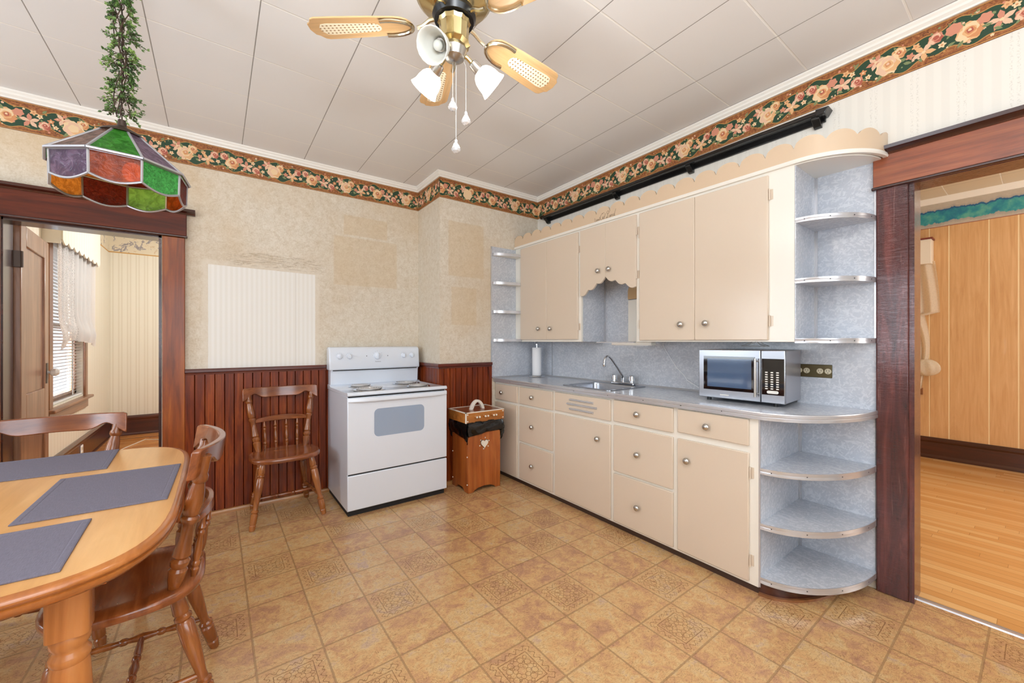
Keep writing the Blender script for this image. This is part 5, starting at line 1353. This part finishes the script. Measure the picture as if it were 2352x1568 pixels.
MB().lathe([(0, .066), (.12, .062), (.3, .045), (.5, .022), (.6, .014), (1, .011)], (0, 0, .130), (0, 0, .190), 24).build('cap', M_bronze, t)
MB().lathe([(0, .016), (1, .018)], (0, 0, .132), (0, 0, .045), 14).build('socket', M_bronze, t)
MB().sphere((.03, 0, .0), .030, 16, 10, sz=(1, 1, 1.25)).build('bulb', plain('frosted_bulb', (255, 236, 200), .4, emit=lin((255, 206, 140)), es=3.0), t)
topz = zc(LC.x, LC.y) + CZ
cx_, cy_ = LC.x + .022, LC.y - .003
ivy0 = LC + tilt @ Vector((0, 0, .188))
g = thing('ivy_garland', 'artificial green ivy garland wound round the chain above the stained glass lamp', 'garland', (ivy0.x, ivy0.y, ivy0.z))
Hh = topz - ivy0.z
ch_ = MB()
for i in range(int(Hh / .022)):
    z = i * .022 + .014; pts = []
    for q in range(10):
        a = 2 * PI * q / 10; u, v = .006 * math.cos(a), .014 * math.sin(a)
        pts.append((u, 0, z + v) if i % 2 else (0, u, z + v))
    if z + .015 < Hh: ch_.tube(pts, .0016, 5, closed=True)
o = ch_.build('chain', M_bronze); o.location = (ivy0.x, ivy0.y, ivy0.z); 
tag(o, 'thin dark chain holding the stained glass lamp inside the ivy', 'chain')
o.name = 'lamp_chain'
st = MB(); lf = MB(); Rv = random.Random(11)
for s in range(5):
    ph = Rv.random() * 6.28; pts = []
    for i in range(60):
        f = i / 59; a = ph + f * (8 + s) ; r_ = .014 + .012 * math.sin(f * 9 + s); pts.append((r_ * math.cos(a), r_ * math.sin(a), .012 + f * (Hh - .02)))
    st.tube(pts, .0018, 5)
def leafq(p, d, l, w):
    d = d.normalized(); u = d.orthogonal().normalized(); u = (Matrix.Rotation(Rv.random() * 6.28, 3, d) @ u); n_ = d.cross(u) * .12 * l
    lf.add([p, p + d * l * .35 + u * w * .5 + n_, p + d * l * .72 + u * w * .42 + n_, p + d * l, p + d * l * .72 - u * w * .42 + n_, p + d * l * .35 - u * w * .5 + n_], [(0, 1, 2, 3), (0, 3, 4, 5)])
sc_ = lambda f: .55 + .25 * math.sin(f * 17) + .2 * math.sin(f * 41 + 1) + .35 * max(0, math.sin(f * 8.5 - .6)) * (1 if f > .3 else .6)
for tw in range(330):
    f = Rv.uniform(.02, 1.0); a = Rv.random() * 6.28; b0 = Vector((.015 * math.cos(a), .015 * math.sin(a), .012 + f * (Hh - .02)))
    d = Vector((math.cos(a), math.sin(a), Rv.uniform(-.7, .7))).normalized(); L_ = Rv.uniform(.018, .052) * max(.3, sc_(f)) * 1.15
    pts = [b0 + d * L_ * q / 4 + Vector((0, 0, -.012 * (q / 4) ** 2)) for q in range(5)]
    pts = [Vector((p_.x, p_.y, min(max(p_.z, .012), Hh - .004))) for p_ in pts]
    st.tube(pts, .0009, 4)
    for q in range(1, 5):
        for _ in range(3):
            dd = (d + Vector((Rv.uniform(-1, 1), Rv.uniform(-1, 1), Rv.uniform(-1, 1))) * .9).normalized()
            p_ = pts[q]; l = Rv.uniform(.007, .014)
            if p_.z + dd.z * l < Hh - .004: leafq(p_, dd, l, l * .55)
st.build('vine_stems', M_stem, g)
o = lf.build('foliage', M_leaf, g, solid=False); o['kind'] = 'stuff'

# ------------------------------------------------------------------ things in the room beyond the left doorway
t = thing('window_cornice', 'cream scalloped box cornice over the lace curtain in the far room', 'cornice', (FX0, 5.5, 2.1))
n = 96; vs = []; Y0_, Y1_ = 4.86, 6.19
fr = [(Y0_ + (Y1_ - Y0_) * i / n) for i in range(n + 1)]
P = [(Y0_, 2.46), (Y1_, 2.46)] + [(y, 2.105 - .034 * abs(math.sin(PI * (y - Y0_) / (Y1_ - Y0_) * 8)) - .030 * (1 if False else 0)) for y in fr[::-1]]
MB().prism(P, 'x', FX0 + .106, FX0 + .118).build('front_board', M_wallfar_y, t, world=True)
MB().box(FX0 + .001, FX0 + .106, Y0_, Y0_ + .012, 2.07, 2.46).box(FX0 + .001, FX0 + .106, Y1_ - .012, Y1_, 2.07, 2.46).box(FX0 + .001, FX0 + .118, Y0_, Y1_, 2.45, 2.462).build('end_boards', M_offwhite, t, world=True)
def cur(u, v):
    y = 4.98 + 1.20 * u; fold = .018 * math.sin(u * 46) + .008 * math.sin(u * 101 + 1)
    zb = 1.24 + .05 * math.cos(u * 2 * PI * 1.0) * -1 + .03 * math.sin(u * 9); z = 2.12 - (2.12 - zb) * v
    puff = .045 * math.exp(-((v - .9) / .12) ** 2)
    return (FX0 + .060 + fold * (1 - .3 * v) + puff * (.6 + .4 * math.sin(u * 30)), y, z)
t = thing('lace_curtain', 'white lace balloon curtain gathered above the blind in the far room', 'curtain', (FX0 + .06, 5.5, 1.2))
MB().grid(lambda u, v: cur(u * .42, v), 60, 30).build('lace_panel', M_lace, t, world=True, solid=False, ang=80)
MB().grid(lambda u, v: cur(.42 + .58 * u, v), 80, 30).build('sheer_panel', M_sheer, t, world=True, solid=False, ang=80)
t = thing('window_blind', 'white slatted blind below the lace curtain in the far room', 'blind', (FX0 - .02, 5.5, FZ0))
mb = MB()
for i in range(46):
    z = FZ0 + .03 + i * .030; mb.prism([(FX0 - .030, z - .006), (FX0 - .006, z + .006), (FX0 - .006, z + .0075), (FX0 - .030, z - .0045)], 'y', FW0 + .012, FW1 - .012)
mb.build('slats', M_blind, t, world=True, smooth=False)
MB().box(FX0 - .035, FX0 - .003, FW0 + .01, FW1 - .01, FZ1 - .045, FZ1 - .005).build('head_rail', M_blind, t, world=True)
MB().box(FX0 - .032, FX0 - .006, FW0 + .012, FW1 - .012, FZ0 + .006, FZ0 + .018).build('bottom_rail', M_blind, t, world=True)
MB().box(FX0 - .037, FX0 - .033, 5.9, 5.93, FZ0 + .02, FZ1 - .03).build('tape', M_blind, t, world=True)
t = thing('baseboard_outlet', 'white electrical outlet on the dark baseboard of the far room', 'outlet', (FX0 + .022, 5.95, .14))
MB().box(FX0 + .0205, FX0 + .026, 5.90, 5.99, .07, .19).build('plate', M_paper, t, world=True, bevel=.003)
MB().box(FX0 + .026, FX0 + .028, 5.925, 5.965, .09, .12).box(FX0 + .026, FX0 + .028, 5.925, 5.965, .14, .17).build('sockets', M_ivory, t, world=True)
o = MB().tube([(FX0 + .03, 5.95, .10), (FX0 + .08, 5.9, .05), (-.98, 6.0, .006), (-.85, 6.5, .006), (-.72, 6.9, .006), (-.55, 6.75, .006), (-.40, 6.3, .006), (-.2, 6.1, .006)], .005, 8).build('power_cord', M_offwhite)
tag(o, 'pale power cord trailing across the orange floor of the far room', 'cord')

# ------------------------------------------------------------------ things in the panelled room
w = struct(MB().box(PX - .02, PX, .86, 1.0, .75, 2.3).box(PX - .02, PX, 1.9, 2.04, .75, 2.3).box(PX - .02, PX, 1.0, 1.9, 2.16, 2.3).box(PX - .03, PX, .80, 2.1, .68, .75), 'window_2', M_winwoodz, 'wood framed window behind the cream curtain in the panelled room', 'window')
MB().box(PX - .008, PX - .004, 1.0, 1.9, .75, 2.16).build('pane', M_blackglass, w)
t = thing('curtain_cornice', 'cream box cornice with dark red top on the panelled wall', 'cornice', (PX - .1, 1.4, 2.1))
MB().box(PX - .150, PX - .003, .72, 2.18, 2.09, 2.35).build('box', M_offwhite, t, world=True, bevel=.004)
MB().box(PX - .160, PX - .003, .71, 2.19, 2.35, 2.366).build('cap_strip', plain('dark_red_strip', (120, 52, 42), .5), t, world=True)
def c2(u, v):
    z = 2.12 - v * 1.22
    edge = .70 - .035 * math.sin(min(v / .45, 1) * PI / 2) if v < .46 else (.78 - .04 * math.sin((v - .46) / .54 * PI))
    wid = .42 if v < .46 else .42 - .22 * math.sin(min((v - .46) / .40, 1) * PI / 2)
    y = edge + u * wid
    return (PX - .085 + .020 * math.sin(u * 26 + v * 2), y, z)
t = thing('tied_curtain', 'cream lace curtain tied back in a bunch against the panelled wall', 'curtain', (PX - .08, .9, .9))
MB().grid(c2, 60, 40).build('drape', M_curtb, t, world=True, solid=False, ang=80)
def kn(u, v):
    a = 2 * PI * u; b = PI * v; r_ = .10 * (1 + .12 * math.sin(a * 7 + v * 4))
    return (PX - .10 + .6 * r_ * math.sin(b) * math.cos(a), .76 + r_ * math.sin(b) * math.sin(a), .98 - .09 * math.cos(b))
MB().grid(kn, 40, 16, closed_u=True).build('tied_bunch', M_curtb, t, world=True, solid=False, ang=80)
MB().grid(lambda u, v: (PX - .09 + .012 * math.sin(u * 30), .78 + .10 * u * (1 - .2 * v) + .02 * v, .91 - .16 * v - .05 * u * v), 30, 8).build('tail', M_curtb, t, world=True, solid=False, ang=80)
t = thing('tieback_hook', 'small dark tieback hook on the panelling below the curtain', 'hook', (PX, .87, .66))
MB().lathe([(0, .014), (.5, .008), (.7, .018), (1, .012)], (PX + .002, .835, .66), (PX - .04, .835, .66), 12).build('knob', M_bronze, t, world=True)
# ------------------------------------------------------------------ windows behind the camera, lights
def win(name, label, axis, w0, w1, z0, z1, at, out):
    mb = MB(); f = .06
    def bx(m, a0, a1, c0, c1, d0, d1):
        if axis == 'x': m.box(at + d0, at + d1, a0, a1, c0, c1)
        else: m.box(a0, a1, at + d0, at + d1, c0, c1)
    for a0, a1, c0, c1 in ((w0 - .1, w0, z0 - .1, z1 + .1), (w1, w1 + .1, z0 - .1, z1 + .1), (w0, w1, z1, z1 + .1), (w0, w1, z0 - .1, z0)): bx(mb, a0, a1, c0, c1, 0, .02)
    o = struct(mb, name, M_winwoodz, label, 'window')
    mb = MB()
    zm = (z0 + z1) / 2; wm = (w0 + w1) / 2
    for a0, a1, c0, c1 in ((w0, w0 + f, z0, z1), (w1 - f, w1, z0, z1), (w0 + f, w1 - f, z0, z0 + f), (w0 + f, w1 - f, z1 - f, z1), (w0 + f, w1 - f, zm - .03, zm + .03), (wm - .03, wm + .03, z0 + f, z1 - f)): bx(mb, a0, a1, c0, c1, -.09, -.05)
    mb.build('sash', M_white, o)
win('window_3', 'first window in the cream wall left of the table, nearer the back', 'x', LA[0], LA[1], LW[2], LW[3], XL, -1)
win('window_5', 'second window in the cream wall left of the table, nearer the camera', 'x', LB[0], LB[1], LW[2], LW[3], XL, -1)
win('window_4', 'wide window in the rear wall opposite the stove', 'y', RW[0], RW[1], RW[2], RW[3], YF, -1)

def area(name, loc, rot, sx, sy, power, col=(1, 1, 1), spread=180):
    l = bpy.data.lights.new(name, 'AREA'); l.shape = 'RECTANGLE'; l.size = sx; l.size_y = sy; l.energy = power; l.color = col; l.spread = rad(spread)
    o = bpy.data.objects.new(name, l); C.objects.link(o); o.location = loc; o.rotation_euler = rot; return o
def point(name, loc, power, col, r=.03):
    l = bpy.data.lights.new(name, 'POINT'); l.energy = power; l.color = col; l.shadow_soft_size = r
    o = bpy.data.objects.new(name, l); C.objects.link(o); o.location = loc; return o
DAY = (.80, .90, 1.0)
for q in (LA, LB): area('daylight_left', (XL - .10, (q[0] + q[1]) / 2, 1.6), (0, -PI / 2 - rad(10), 0), LW[3] - LW[2], q[1] - q[0], 32, DAY)
area('daylight_rear', ((RW[0] + RW[1]) / 2, YF - .10, 1.6), (PI / 2 + rad(14), 0, 0), RW[1] - RW[0], RW[3] - RW[2], 50, DAY)
area('ceiling_fill', (-.2, -.5, 1.75), (PI, 0, 0), .5, .5, 108, (.94, .97, 1))  # added unseen light aimed up to brighten the ceiling
for i, (p_, d_) in enumerate(LAMPS): point('fan_bulb', p_ + d_ * .03, 4.5, (1, .97, .91), .035)
area('daylight_far_room', (FX0 - .3, 5.6, 1.45), (0, -PI / 2, 0), 1.4, 1.1, 330, (.97, .98, 1))
point('far_room_fill', (.4, 5.6, 2.3), 76, (.95, .98, 1), .15)  # added fill that brightens the far room, no fixture here
area('side_wall_fill', (4.6, PY0 + .05, 1.6), (PI / 2, 0, 0), 1.6, 1.4, 50, (1, .97, .92))  # added fill in front of a solid wall, no window behind it
point('side_room_fill', (4.5, -.6, 2.35), 22, (1, .95, .88), .15)  # added fill for the panelled room, out of view and without a fixture
w = bpy.data.worlds.new('sky'); S.world = w; w.use_nodes = True
bgn = w.node_tree.nodes['Background']; bgn.inputs[0].default_value = (.80, .90, 1.0, 1); bgn.inputs[1].default_value = 1.6
S.view_settings.view_transform = 'Standard'; S.view_settings.look = 'None'; S.view_settings.exposure = -0.06; S.view_settings.gamma = 1.0; S.view_settings.use_curve_mapping = False
S.cycles.use_denoising = True
S.cycles.max_bounces = 8; S.cycles.diffuse_bounces = 5; S.cycles.glossy_bounces = 4; S.cycles.transmission_bounces = 6; S.cycles.transparent_max_bounces = 10
S.cycles.caustics_reflective = False; S.cycles.caustics_refractive = False
S.cycles.sample_clamp_indirect = 6.0
